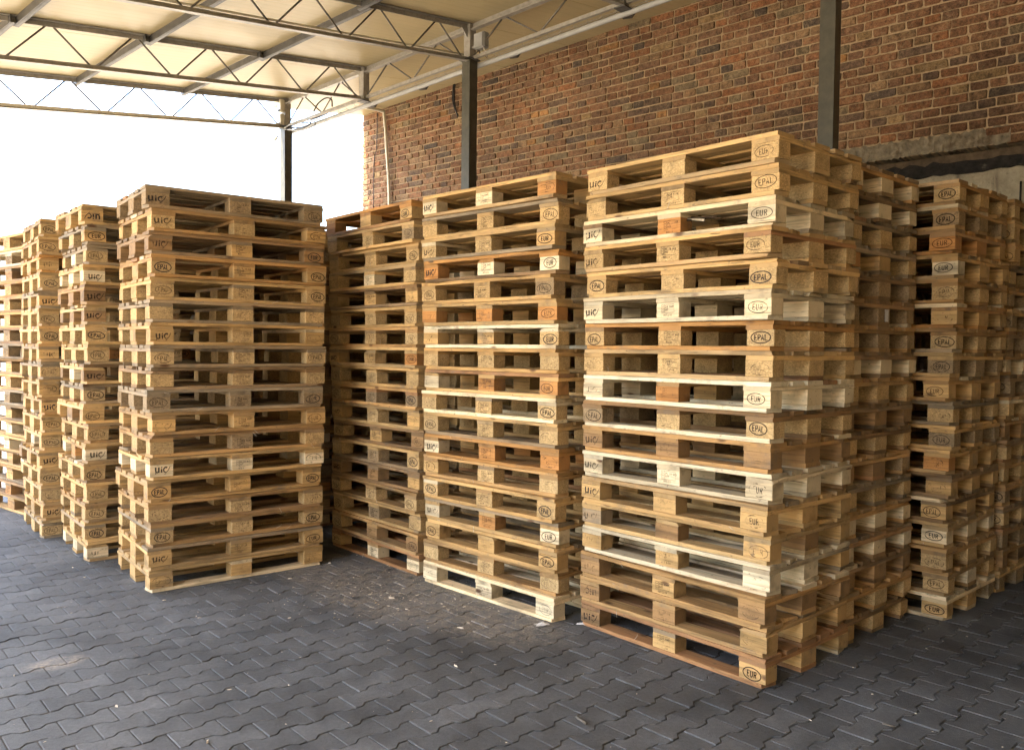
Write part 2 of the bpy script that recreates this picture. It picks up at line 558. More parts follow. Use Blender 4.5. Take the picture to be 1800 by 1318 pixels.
# things of the scene that cover paving are ignored: they stand on it
for idx, (d, p, j) in enumerate(cells):
    if idx < 300:
        mobj('paver', random.choice(pav_meshes), PAVER, paving, (p.x, p.y, jit(0.0018)), (0, 0, ROW_ANG + jit(0.006)), paver_tone())
    else:
        vs, fs = paver_geo(p.x, p.y, ROW_ANG + jit(0.006), jit(0.0018), (jit(0.006), jit(0.006)))
        pf.add(vs, fs)
        ptone += [paver_tone()] * len(vs)
pm = pf.mesh('paver_field')
ca = pm.attributes.new('tone', 'FLOAT_COLOR', 'POINT')
ca.data.foreach_set('color', [c for t3 in ptone for c in (*t3, 1.0)])
fo = mobj('paver_field', pm, PAVER, paving, color=(0, 0, 0))
fo['kind'] = 'stuff'

# unseen pale slabs added to bounce sunlight, behind the camera and past the open end
bounce_yard = empty('bounce_yard', (0, 0, 0), WALL_ANG)
bounce_yard['kind'] = 'structure'
for nm, (wa, wb, na, nb) in (('slab', (-60, -0.8, -60, -1.6)), ('slab', (-60, -15.0, -1.59, 60))):
    yb = MB()
    yb.add([(wa, na, -0.004), (wb, na, -0.004), (wb, nb, -0.004), (wa, nb, -0.004)], [(0, 1, 2, 3)])
    mobj('bounce_slab', yb.mesh('bounce_slab'), BOUNCE, bounce_yard)

# ------------------------------------------------------------------ brick wall
wall = empty('brick_wall', (0, 0, 0), WALL_ANG)
tag(wall, 'old brown brick wall in alternating courses behind the pallet stacks', 'wall')
W0, W1 = -10.68, 1.1
LINT_W0, LINT_W1, LINT_Z0, LINT_Z1 = -3.15, -1.62, 3.415, 3.56
OPEN_W0, OPEN_W1 = -3.0, 0.8            # blocked-up opening below the lintel
mb = MB()
yf = N_WALL + 0.008
def zt(w):
    return rz(w, N_WALL) + 0.04
def slab(b, x0, x1, z0, z1a, z1b, y0, y1):
    b.add([(x0, y0, z0), (x1, y0, z0), (x1, y1, z0), (x0, y1, z0), (x0, y0, z1a), (x1, y0, z1b), (x1, y1, z1b), (x0, y1, z1a)],
          [(0, 3, 2, 1), (4, 5, 6, 7), (0, 1, 5, 4), (1, 2, 6, 5), (2, 3, 7, 6), (3, 0, 4, 7)])
slab(mb, W0 + 0.01, OPEN_W0, -0.05, zt(W0), zt(OPEN_W0), yf, yf + 0.42)
slab(mb, OPEN_W0, OPEN_W1, LINT_Z0 + 0.001, zt(OPEN_W0), zt(OPEN_W1), yf, yf + 0.42)
slab(mb, OPEN_W1, W1, -0.05, zt(OPEN_W1), zt(W1), yf, yf + 0.42)
rw = MB()
slab(rw, W1 - 0.02, W1 + 0.38, -0.05, 5.4, 5.4, -9.0, yf - 0.02)
mobj('added_shade_wall', rw.mesh('added_shade_wall'), SHADEWALL, wall)  # unseen wall added to shade the right side and bounce warm fill
mobj('mortar_core', mb.mesh('mortar_core'), MORTAR, wall)

COURSE, HEAD, STR = 0.0848, 0.1515, 0.303
def brick_geo(cx, cz, L, Hh, rnd):
    """rounded, slightly eroded brick face: front at local -y"""
    hx, hz = L / 2, Hh / 2
    ch = rnd.uniform(0.0025, 0.007)
    out = []
    for sx, sz in ((-1, -1), (1, -1), (1, 1), (-1, 1)):
        c = ch * rnd.uniform(0.6, 2.2)
        a = (sx * (hx - c), sz * hz)
        b = (sx * hx, sz * (hz - c))
        out += ([b, a] if (sx, sz) in ((-1, -1), (1, 1)) else [a, b])
    out = [(x + rnd.uniform(-.004, .004), z + rnd.uniform(-.0035, .0035)) for x, z in out]
    dpt = rnd.uniform(-0.007, 0.004)
    tx, tz = rnd.uniform(-.02, .02), rnd.uniform(-.03, .03)
    vs = []
    for ins, y in ((0.0, 0.03), (0.0, -0.002), (0.0055, -0.0085)):
        for x, z in out:
            s = 1 - ins / max(0.03, math.hypot(x, z)) * 1.1
            z2 = z * (1 - ins / hz * 0.9) if ins else z
            x2 = x * (1 - ins / hx * 0.9) if ins else x
            yy = y + (dpt + tx * x2 + tz * z2 + rnd.uniform(-.0012, .0012) if y < 0.01 else 0)
            vs.append((cx + x2, yf + yy - 0.004, cz + z2))
    k = 8
    fs = []
    for a in range(2):
        for j in range(k):
            fs.append((a * k + j, a * k + (j + 1) % k, (a + 1) * k + (j + 1) % k, (a + 1) * k + j))
    fs.append(tuple(2 * k + j for j in range(k)))
    return vs, fs
BT = [((0.185, 0.088, 0.042), 30), ((0.195, 0.100, 0.050), 30), ((0.160, 0.086, 0.047), 20), ((0.205, 0.122, 0.062), 16), ((0.122, 0.076, 0.048), 12),
      ((0.225, 0.098, 0.042), 8), ((0.250, 0.160, 0.075), 3), ((0.085, 0.060, 0.043), 4), ((0.30, 0.15, 0.055), 1.5), ((0.170, 0.122, 0.068), 6)]
def brick_tone(rnd):
    c = rnd.choices([b[0] for b in BT], [b[1] for b in BT])[0]
    k = rnd.uniform(0.94, 1.34)
    return tuple(x * k for x in c)
rb = random.Random(21)
bricks = []
k = 0
z = 0.01
while z < 5.75:
    header = k % 2 == 0
    w = W0 + 0.004 + (0.0 if header else 0.0)
    first = True
    while w < W1:
        L = (HEAD if header else STR)
        if first and not header:
            L = HEAD * 1.5
        if not header and rb.random() < 0.07:
            L = HEAD
        if header and rb.random() < 0.04:
            L = HEAD * 1.5
        L *= rb.uniform(0.985, 1.015)
        first = False
        cw, cz = w + L / 2, z + COURSE / 2
        jt = rb.uniform(0.010, 0.018)
        jz = rb.uniform(0.012, 0.018)
        top = rz(cw, N_WALL)
        if cz - COURSE / 2 < top - 0.005:
            inopen = OPEN_W0 - 0.02 < cw < OPEN_W1 + 0.02 and cz < LINT_Z0 + 0.02
            inlint = LINT_W0 < cw - L / 2 + 0.06 and cw + L / 2 - 0.06 < LINT_W1 and LINT_Z0 - 0.05 < cz < LINT_Z1 + 0.01
            if not inopen and not inlint and cw + L / 2 < W1:
                bricks.append((cw, cz, L - jt, COURSE - jz))
        w += L
    z += COURSE
    k += 1
rank = []
for bq in bricks:
    p = W3(bq[0], N_WALL, bq[1])
    pr = project(p)
    vis = pr and -10 < pr[0] < 1810 and -10 < pr[1] < 330 and pr[0] > 1290 and bq[1] > 3.3
    vis = vis and not (1436 < pr[0] < 1478)
    rank.append((0 if vis else 1, pr[2] if pr else 99))
order = sorted(range(len(bricks)), key=lambda i: rank[i])
single = set(order[:300])
bvar = {}
def brick_var(kind, L, Hh):
    key = (kind, rb.randrange(7))
    if key not in bvar:
        b = MB()
        vs, fs = brick_geo(0, 0, L, Hh, rb)
        b.add([(x, y - yf, z) for x, y, z in vs], fs)
        bvar[key] = b.mesh('brick')
    return bvar[key]
bf = MB()
btone = []
for i, (cw, cz, L, Hh) in enumerate(bricks):
    tone = brick_tone(rb)
    if i in single:
        kind = 'h' if L < 0.17 else ('q' if L < 0.25 else 's')
        nom = {'h': HEAD - 0.0135, 'q': HEAD * 1.5 - 0.0135, 's': STR - 0.0135}[kind]
        o = mobj('brick', brick_var(kind, nom, COURSE - 0.014), BRICK, wall, (cw, yf, cz), (0, jit(0.006), 0), tone)
        o.scale = (L / nom, 1, Hh / (COURSE - 0.014))
    else:
        vs, fs = brick_geo(cw, cz, L, Hh, rb)
        bf.add(vs, fs)
        btone += [tone] * len(vs)
bm_ = bf.mesh('brick_field')
ca = bm_.attributes.new('tone', 'FLOAT_COLOR', 'POINT')
ca.data.foreach_set('color', [c for t3 in btone for c in (*t3, 1.0)])
bo = mobj('brick_field', bm_, BRICK, wall, color=(0, 0, 0))
bo['kind'] = 'stuff'

def rough_box(x0, x1, y0, y1, z0, z1, nx, amp, seed):
    """long beam with an uneven arris, built as rings along x"""
    rr = random.Random(seed)
    b = MB()
    vs, fs = [], []
    for i in range(nx + 1):
        x = x0 + (x1 - x0) * i / nx
        e = lambda: rr.uniform(-amp, amp)
        vs += [(x, y0 + e() * 0.4, z0 + e()), (x, y1, z0 + e() * 0.3), (x, y1, z1), (x, y0 + e() * 0.4, z1 + e() * 1.6)]
    for i in range(nx):
        for j in range(4):
            fs.append((i * 4 + j, i * 4 + (j + 1) % 4, (i + 1) * 4 + (j + 1) % 4, (i + 1) * 4 + j))
    fs += [(0, 3, 2, 1), tuple(nx * 4 + j for j in range(4))]
    b.add(vs, [tuple(reversed(f)) for f in fs])
    return b
mobj('lintel', rough_box(LINT_W0, LINT_W1, yf - 0.016, yf + 0.40, LINT_Z0, LINT_Z1 + 0.004, 70, 0.011, 3).mesh('lintel'), CONCRETE, wall)
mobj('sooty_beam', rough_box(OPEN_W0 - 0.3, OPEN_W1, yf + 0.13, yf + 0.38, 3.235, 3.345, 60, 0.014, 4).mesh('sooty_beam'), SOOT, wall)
ib = rough_box(OPEN_W0 + 0.001, OPEN_W1 - 0.001, yf + 0.17, yf + 0.40, -0.05, 3.25, 40, 0.006, 5)
mobj('plaster_infill', ib.mesh('plaster_infill'), PLASTER, wall)
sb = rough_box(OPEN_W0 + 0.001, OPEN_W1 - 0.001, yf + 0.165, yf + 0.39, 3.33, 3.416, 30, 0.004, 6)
mobj('shaded_soffit_strip', sb.mesh('shaded_soffit_strip'), SOFFIT, wall)  # strip standing in for the lintel underside, its shade painted brown
# two narrow vertical battens set in the plaster
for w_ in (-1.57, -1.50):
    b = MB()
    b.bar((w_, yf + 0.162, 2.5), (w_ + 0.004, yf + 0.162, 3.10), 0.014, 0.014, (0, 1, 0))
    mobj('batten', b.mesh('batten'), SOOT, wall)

# ------------------------------------------------------------------ canopy roof
roof = empty('canopy_roof', (0, 0, 0), WALL_ANG)
tag(roof, 'cream sheet canopy roof sloping up to the brick wall', 'roof')
N_LOW = -1.5
JW = 1.07
def panel_mesh(w0, w1, n0, n1):
    b = MB()
    cx, cy = (w0 + w1) / 2, (n0 + n1) / 2
    z0 = rz(cx, cy)
    pts = [(w0, n0), (w1, n0), (w1, n1), (w0, n1)]
    b.add([(x - cx, y - cy, rz(x, y) - z0) for x, y in pts] + [(x - cx, y - cy, rz(x, y) - z0 + 0.08) for x, y in pts],
          [(0, 3, 2, 1), (4, 5, 6, 7), (0, 1, 5, 4), (1, 2, 6, 5), (2, 3, 7, 6), (3, 0, 4, 7)])
    return b.mesh('roof_panel'), (cx, cy, z0)
w_ = -5.44 - JW * 5
edges = [-10.66]
while w_ < 2.2:
    if w_ > -10.60:
        edges.append(w_)
    w_ += JW
for a, b_ in zip(edges[:-1], edges[1:]):
    n0 = N_LOW
    if a < -10.5:
        m_, c_ = panel_mesh(-10.235, b_ - 0.003, N_LOW, N_COL + 0.05)
        mobj('roof_panel', m_, PANEL, roof, c_)
        m_, c_ = panel_mesh(a, b_ - 0.003, N_COL + 0.053, N_WALL + 0.0)
        mobj('roof_panel', m_, PANEL, roof, c_)
    else:
        m_, c_ = panel_mesh(a + 0.003, b_ - 0.003, N_LOW, N_WALL + 0.0)
        mobj('roof_panel', m_, PANEL, roof, c_)

# purlins: dark channels under the sheets, one length per bay
TW = [-10.17, -8.41, -6.53, -4.50, -2.535, -0.62, 1.0]       # where the trusses stand
PN = [-1.20, 0.05, 1.30, 2.53, 3.74, 5.02]
for i in range(len(TW) - 1):
    for q, pn in enumerate(PN):
        a, b_ = TW[i] + 0.0, TW[i + 1] - 0.0
        if project(W3((a + b_) / 2, pn, 4.5)) is None and pn < -2:
            pass
        off = 0.03 if i % 2 else -0.03
        pb = MB()
        za, zb = rz(a, pn + off) - 0.040, rz(b_, pn + off) - 0.040
        pb.bar((a - 0.06, pn + off, za), (b_ + 0.06, pn + off, zb), 0.010, 0.072)
        pb.bar((a - 0.06, pn + off + 0.024, za - 0.031), (b_ + 0.06, pn + off + 0.024, zb - 0.031), 0.030, 0.010)
        o = mobj('purlin', pb.mesh('purlin'), DARKSTEEL, roof)
# small brackets under the sheets next to the wall
for bw in (-9.906, -8.774 + 0.55, -7.05, -5.331, -3.6, -1.9):
    if bw == -8.774 + 0.55:
        bw = -8.774
    z0 = rz(bw, 7.8)
    b = MB()
    pr = [(-0.07, 0.0), (0.085, 0.0), (0.035, -0.062), (-0.07, -0.062)]
    b.add([(x, -0.02, z) for x, z in pr] + [(x, 0.02, z) for x, z in pr], [(0, 1, 2, 3), (7, 6, 5, 4), (0, 4, 5, 1), (1, 5, 6, 2), (2, 6, 7, 3), (3, 7, 4, 0)])
    mobj('bracket', b.mesh('bracket'), DARKSTEEL, roof, (bw, 7.80, z0 - 0.002), (0, 0, R(20)))

# ------------------------------------------------------------------ columns and trusses
def column(w, label):
    c = empty('steel_column', W3(w, N_COL, 0), WALL_ANG)
    tag(c, label, 'column', 'columns along the brick wall')
    zb = rz(w, N_COL) - 0.40
    b = MB()
    b.box(-0.06, 0.06, -0.06, 0.06, 0.0, zb)
    mobj('shaft', b.mesh('shaft'), COLSTEEL, c)
    b = MB()
    b.box(-0.048, 0.048, -0.045, 0.045, zb + 0.012, rz(w, N_COL) - 0.003)
    mobj('upper_post', b.mesh('upper_post'), GALV, c)
    b = MB()
    b.box(-0.085, 0.085, -0.085, 0.085, zb + 0.0005, zb + 0.0118)
    mobj('cap_plate', b.mesh('cap_plate'), DARKSTEEL, c)
    b = MB()
    b.box(-0.12, 0.12, -0.12, 0.12, 0.001, 0.016)
    mobj('base_plate', b.mesh('base_plate'), DARKSTEEL, c)
    b = MB()
    b.add([(0, -0.046, rz(w, N_COL) - 0.05), (0, -0.14, rz(w, N_COL) - 0.06), (0, -0.046, rz(w, N_COL) - 0.16),
           (0.008, -0.046, rz(w, N_COL) - 0.05), (0.008, -0.14, rz(w, N_COL) - 0.06), (0.008, -0.046, rz(w, N_COL) - 0.16)],
          [(0, 1, 2), (5, 4, 3), (0, 3, 4, 1), (1, 4, 5, 2), (2, 5, 3, 0)])
    mobj('gusset', b.mesh('gusset'), GALV, c)
    return c
colL = column(TW[0], 'grey steel column at the open end, against the white sky')
colM = column(TW[2], 'grey steel column in front of the brick wall, behind the middle stack')
colR = column(TW[4], 'dark steel column behind the tallest right-hand stack')
for i, w_ in ((6, TW[6]),):
    pass

def truss(w, label, far=False):
    t = empty('roof_truss', (0, 0, 0), WALL_ANG)
    tag(t, label, 'roof truss', 'canopy trusses')
    n1 = N_COL - 0.05
    n0 = N_LOW + 0.15
    zt_, zb_ = (lambda n: rz(w, n) - 0.028), (lambda n: rz(w, n) - 0.385)
    b = MB()
    b.bar((w, n0, zt_(n0)), (w, n1, zt_(n1)), 0.008, 0.052)
    b.bar((w + 0.026, n0, zt_(n0) + 0.022), (w + 0.026, n1, zt_(n1) + 0.022), 0.05, 0.008)
    mobj('top_chord', b.mesh('top_chord'), GALV, t)
    b = MB()
    b.bar((w, n0, zb_(n0)), (w, n1, zb_(n1)), 0.008, 0.052)
    b.bar((w + 0.026, n0, zb_(n0) - 0.022), (w + 0.026, n1, zb_(n1) - 0.022), 0.05, 0.008)
    mobj('bottom_chord', b.mesh('bottom_chord'), GALV, t)
    n = 6.0
    while n > n0 + 0.5:
        for sgn in (1, -1):
            a = (w - 0.010, n + sgn * 0.035, zt_(n + sgn * .035) - 0.02)
            e = (w - 0.010, n + sgn * 0.36, zb_(n + sgn * .36) + 0.022)
            d = MB()
            d.tube([a, e], 0.0095, 6)
            mobj('diagonal', d.mesh('diagonal'), RODSTEEL, t)
        n -= 0.79
    return t
LBL = ['farthest canopy truss, glaring against the white sky', 'second canopy truss from the open end, ending at a short grey post',
       'canopy truss meeting the column before the brick wall', 'canopy truss just entering the top right of the roof view',
       'canopy truss over the right column', 'canopy truss overhead to the right']
for i, w_ in enumerate(TW):
    if i < 4:
        truss(w_, LBL[i])
# short posts where trusses end without a column
for w_, lab in ((TW[1], 'short grey post hanging between two columns on the eaves truss'), (TW[3], 'short grey post on the eaves truss at the top edge')):
    p = empty('hanging_post', W3(w_, N_COL, 0), WALL_ANG)
    tag(p, lab, 'post')
    b = MB()
    b.box(-0.045, 0.045, -0.045, 0.045, rz(w_, N_COL) - 0.42, rz(w_, N_COL) - 0.003)
    mobj('post', b.mesh('post'), GALV, p)
    b = MB()
    b.box(-0.06, 0.06, -0.06, 0.06, rz(w_, N_COL) - 0.432, rz(w_, N_COL) - 0.4205)
    mobj('end_plate', b.mesh('end_plate'), DARKSTEEL, p)

ev = empty('eaves_truss', (0, 0, 0), WALL_ANG)
tag(ev, 'long truss along the column line beside the brick wall', 'roof truss')
for i in range(0, 6):
    a, b_ = TW[i] + 0.055, TW[i + 1] - 0.055
    b = MB()
    za, zb = rz(a, N_COL) - 0.045, rz(b_, N_COL) - 0.045
    b.bar((a, N_COL, za), (b_, N_COL, zb), 0.010, 0.085)
    b.bar((a, N_COL - 0.03, za - 0.037), (b_, N_COL - 0.03, zb - 0.037), 0.05, 0.010)
    mobj('top_chord', b.mesh('top_chord'), GALV, ev)
    b = MB()
    b.bar((a, N_COL, za - 0.335), (b_, N_COL, zb - 0.335), 0.036, 0.036)
    mobj('bottom_chord', b.mesh('bottom_chord'), GALV, ev)
    nseg = 2
    L = (b_ - a) / nseg
    for s_ in range(nseg):
        w0 = a + s_ * L
        zz = lambda w: rz(w, N_COL)
        for (wa, ta, wb, tb) in ((w0 + 0.03, -0.36, w0 + L * 0.45, -0.09), (w0 + L * 0.53, -0.09, w0 + L - 0.03, -0.36)):
            d = MB()
            d.tube([(wa, N_COL - 0.012, zz(wa) + ta), (wb, N_COL - 0.012, zz(wb) + tb)], 0.0095, 6)
            mobj('diagonal', d.mesh('diagonal'), RODSTEEL, ev)

# conduit pipe and wire cable tray along the eaves truss
pp = MB()
pts = [(w, N_COL + 0.10, rz(w, N_COL) - 0.435) for w in (TW[0] - 0.02, TW[1], TW[2], TW[3], TW[4], TW[5])]
pp.tube(pts, 0.028, 10)
pipe = mobj('conduit_pipe', pp.mesh('conduit_pipe'), GREYPLASTIC, None)
pipe.rotation_euler = (0, 0, WALL_ANG)
tag(pipe, 'light grey pipe running under the eaves truss', 'pipe')
ct = empty('cable_tray', (0, 0, 0), WALL_ANG)
tag(ct, 'thin wire cable tray along the eaves truss beside the pipe', 'cable tray')
for s_, dz in ((0, -0.40), (0, -0.345), (0.09, -0.40)):
    b = MB()
    b.tube([(w, N_COL + 0.075 + s_, rz(w, N_COL) + dz) for w in (TW[0] + 0.05, TW[5])], 0.003, 5)
    mobj('wire', b.mesh('wire'), GALV, ct)
b0 = None
w_ = TW[0] + 0.1
while w_ < TW[5]:
    if b0 is None:
        b = MB()
        b.tube([(0, N_COL + 0.075, -0.345), (0, N_COL + 0.075, -0.40), (0, N_COL + 0.165, -0.40)], 0.0028, 5)
        b0 = b.mesh('rung')
    mobj('rung', b0, GALV, ct, (w_, 0, rz(w_, N_COL)))
    w_ += 0.17

def rounded_box_mesh(name, sx, sy, sz, bev):
    bm = bmesh.new()
    bmesh.ops.create_cube(bm, size=1.0)
    for v in bm.verts:
        v.co = Vector((v.co.x * sx, v.co.y * sy, v.co.z * sz))
    bmesh.ops.bevel(bm, geom=list(bm.edges), offset=bev, segments=2, affect='EDGES')
    m = bpy.data.meshes.new(name)
    bm.to_mesh(m)
    bm.free()
    return m
# junction box on the middle column
jb = empty('junction_box', W3(TW[2] + 0.20, N_COL - 0.02, rz(TW[2], N_COL) - 0.235), WALL_ANG)
tag(jb, 'grey electrical box on the column before the brick wall', 'junction box')
mobj('housing', rounded_box_mesh('housing', 0.15, 0.09, 0.17, 0.01), GREYPLASTIC, jb)
mobj('lid', rounded_box_mesh('lid', 0.13, 0.012, 0.15, 0.004), GREYPLASTIC, jb, (0, -0.051, 0))
for q, (x, dx) in enumerate(((-0.04, 0.05), (0.0, 0.02), (0.04, 0.09))):
    b = MB()
    b.tube([(x, 0, -0.084), (x + dx * 0.2, 0.0, -0.12), (x + dx, 0.04, -0.14), (x + dx * 1.2, 0.08, -0.165)], 0.006, 6)
    mobj('cable', b.mesh('cable'), PALEPLASTIC if q else BLACKPLASTIC, jb)
b = MB()
b.box(-0.15, -0.075, 0.0, 0.03, -0.05, -0.02)
mobj('mounting_arm', b.mesh('mounting_arm'), GALV, jb)
# cream control boxes on the far column
for dz, hh, lab in ((-0.115, 0.17, 'upper cream control box on the column against the sky'), (-0.305, 0.16, 'lower cream control box on the column against the sky')):
    e = empty('control_box', W3(TW[0] + 0.005, N_COL - 0.085, rz(TW[0], N_COL) + dz), WALL_ANG)
    tag(e, lab, 'control box')
    mobj('housing', rounded_box_mesh('housing', 0.085, 0.07, hh, 0.008), PALEPLASTIC, e)
    b = MB()
    b.box(-0.03, 0.03, -0.041, -0.034, -hh / 2 + 0.005, -hh / 2 + 0.03)
    mobj('connector', b.mesh('connector'), BLACKPLASTIC, e)
# small floodlight hanging by the far column
fl = empty('floodlight', W3(TW[0] - 0.19, N_COL - 0.08, rz(TW[0], N_COL) - 0.52), WALL_ANG)
tag(fl, 'small cream floodlight hanging beside the far column', 'lamp')
mobj('lamp_head', rounded_box_mesh('lamp_head', 0.12, 0.05, 0.09, 0.012), PALEPLASTIC, fl, (0, 0, 0), (R(-30), 0, R(15)))
b = MB()
b.tube([(0.03, 0, 0.03), (0.05, 0.0, 0.08), (0.09, 0.02, 0.11), (0.16, 0.05, 0.12)], 0.006, 6)
mobj('cable', b.mesh('cable'), BLACKPLASTIC, fl)

# loops of cable where the tray meets the far column
def cable(pts, r, label, mat=BLACKPLASTIC, smooth=5):
    P = [W3(*p) for p in pts]
    out = []
    for i in range(len(P) - 1):
        p0, p1, p2, p3 = P[max(i - 1, 0)], P[i], P[i + 1], P[min(i + 2, len(P) - 1)]
        for s in range(smooth):
            t = s / smooth
            out.append(0.5 * ((2 * p1) + (-p0 + p2) * t + (2 * p0 - 5 * p1 + 4 * p2 - p3) * t * t + (-p0 + 3 * p1 - 3 * p2 + p3) * t ** 3))
    out.append(P[-1])
    b = MB()
    b.tube(out, r, 6)
    o = mobj('cable', b.mesh('cable'), mat)
    tag(o, label, 'cable')
    return o
zc = rz(TW[0], N_COL)
cable([(-10.12, 6.42, zc - 0.42), (-9.85, 6.45, zc - 0.37), (-9.55, 6.45, zc - 0.40), (-9.38, 6.42, zc - 0.50), (-9.62, 6.38, zc - 0.545), (-9.95, 6.40, zc - 0.48), (-10.1, 6.42, zc - 0.44)], 0.009, 'thick grey cable loop sagging under the tray by the far column', GREYPLASTIC)
cable([(-10.1, 6.46, zc - 0.40), (-9.8, 6.5, zc - 0.36), (-9.5, 6.5, zc - 0.38), (-9.2, 6.5, zc - 0.36)], 0.011, 'black cable bundle lying on the tray by the far column')
cable([(-9.42, 6.42, zc - 0.33), (-9.32, 6.42, zc - 0.24), (-9.15, 6.42, zc - 0.20), (-9.02, 6.42, zc - 0.24), (-9.03, 6.44, zc - 0.33)], 0.010, 'black cable arching above the tray near the far column')
cable([(-10.05, 6.40, zc - 0.46), (-9.8, 6.40, zc - 0.47), (-9.6, 6.38, zc - 0.52), (-9.45, 6.4, zc - 0.47), (-9.7, 6.43, zc - 0.42)], 0.008, 'thin black cable loop under the tray by the far column')
# on the wall: pale downpipe, hanging dark cable
zw = rz(-10.0, N_WALL)
cable([(-10.9 + 0.75, N_WALL - 0.35, zw - 0.06), (-10.09, N_WALL - 0.09, zw - 0.07), (-10.07, N_WALL - 0.055, zw - 0.14), (-10.0, N_WALL - 0.05, 4.5), (-9.94, N_WALL - 0.05, 3.6), (-9.93, N_WALL - 0.05, 0.3)], 0.024, 'pale pipe running down the end of the brick wall', PALEPLASTIC)
cable([(-10.28, N_WALL - 0.02, zw - 0.05), (-10.30, N_WALL - 0.02, 4.7), (-10.36, N_WALL - 0.02, 4.45), (-10.38, N_WALL - 0.02, 3.2)], 0.006, 'thin dark wire stapled near the corner of the brick wall')
cable([(-8.56, N_WALL - 0.03, rz(-8.5, N_WALL) - 0.01), (-8.57, N_WALL - 0.03, 5.1), (-8.50, N_WALL - 0.03, 4.93), (-8.46, N_WALL - 0.03, 4.86), (-8.50, N_WALL - 0.03, 4.95), (-8.545, N_WALL - 0.03, 5.12), (-8.53, N_WALL - 0.03, rz(-8.5, N_WALL) - 0.01)], 0.010, 'dark cable loop hanging down the top of the brick wall')
# cable along the near truss bottom chord
cable([(TW[2] - 0.02, 2.0, rz(TW[2], 2.0) - 0.33), (TW[2] - 0.02, 4.0, rz(TW[2], 4.0) - 0.335), (TW[2] - 0.02, 6.4, rz(TW[2], 6.4) - 0.335)], 0.012, 'pale cable clipped along the truss that meets the middle column', PALEPLASTIC)
cable([(TW[0] + 0.03, 1.0, rz(TW[0], 1.0) - 0.372), (TW[0] + 0.03, 4.0, rz(TW[0], 4.0) - 0.380), (TW[0] + 0.03, 6.35, rz(TW[0], 6.35) - 0.376)], 0.022, 'pale cables standing in for glare on the farthest truss', PALEPLASTIC)  # thick pale cables in front of the chord imitate its glare

# ------------------------------------------------------------------ pallets
def board_mesh(L, Wd, T, seg, seed, corner=0.0, chip=0, bites=0):
    """plank along local x, centred; chamfered arrises, slight bow and uneven ends"""
    rr = random.Random(seed)
    c = 0.0022
    b = MB()
    vs, fs = [], []
    sec = [(-Wd / 2 + c, -T / 2), (Wd / 2 - c, -T / 2), (Wd / 2, -T / 2 + c), (Wd / 2, T / 2 - c), (Wd / 2 - c, T / 2), (-Wd / 2 + c, T / 2), (-Wd / 2, T / 2 - c), (-Wd / 2, -T / 2 + c)]
    seg = 8 if bites else seg
    bite = {rr.randrange(0, seg + 1): (rr.choice((-1, 1)), rr.uniform(0.006, 0.020)) for _ in range(bites)}
    bow, twist = rr.uniform(-.0012, .0012), rr.uniform(-.0012, .0012)
    for i in range(seg + 1):
        f = i / seg
        for (y, z_) in sec:
            x = -L / 2 + L * f
            if i in (0, seg):
                s = 1 if i else -1
                x += rr.uniform(-.0025, .0015) * s
                if corner and (y < -Wd / 2 + 0.01):
                    x -= s * corner
                if chip and i == seg and ((y > 0) if chip == 1 else (y < 0)):
                    x -= rr.uniform(0.012, 0.055)
                if chip == 3 and i == 0:
                    x += rr.uniform(0.0, 0.03)
            yy = y + rr.uniform(-.0012, .0012)
            if i in bite and y * bite[i][0] > 0 and z_ > 0:
                yy -= bite[i][0] * bite[i][1]
                zz0 = -0.004
            else:
                zz0 = 0.0
            zz = z_ + bow * (1 - (2 * f - 1) ** 2) + twist * (f - .5) * y / Wd + rr.uniform(-.0006, .0006)
            vs.append((x, yy, zz + zz0))
    k = 8
    if corner:
        pass
    for i in range(seg):
        for j in range(k):
            fs.append((i * k + j, i * k + (j + 1) % k, (i + 1) * k + (j + 1) % k, (i + 1) * k + j))
    fs.append(tuple(range(k)))
    fs.append(tuple(seg * k + j for j in reversed(range(k))))
    b.add(vs, [tuple(reversed(f)) for f in fs])
    return b.mesh('board')

def block_mesh(L, Wd, Hh, seed, cut=0.0):
    rr = random.Random(seed)
    c = 0.002
    b = MB()
    sec = [(-Wd / 2 + c, -Hh / 2), (Wd / 2 - c, -Hh / 2), (Wd / 2, -Hh / 2 + c), (Wd / 2, Hh / 2 - c), (Wd / 2 - c, Hh / 2), (-Wd / 2 + c, Hh / 2), (-Wd / 2, Hh / 2 - c), (-Wd / 2, -Hh / 2 + c)]
    vs = []
    for s in (-1, 1):
        for ins, dx in ((c, 0.0), (0.0, c)):
            pass
    prof = [(-L / 2, 0.0016), (-L / 2 + 0.0018, 0.0), (L / 2 - 0.0018, 0.0), (L / 2, 0.0016)]
    for x, ins in prof:
        for y, z_ in sec:
            sy = (1 - 2 * ins / Wd)
            sz = (1 - 2 * ins / Hh)
            vs.append((x + rr.uniform(-.0005, .0005), y * sy + rr.uniform(-.0004, .0004), z_ * sz))
    k = 8
    fs = []
    for i in range(3):
        for j in range(k):
            fs.append((i * k + j, i * k + (j + 1) % k, (i + 1) * k + (j + 1) % k, (i + 1) * k + j))
    fs += [tuple(range(k)), tuple(3 * k + j for j in reversed(range(k)))]
    b.add(vs, [tuple(reversed(f)) for f in fs])
    return b.mesh('block')

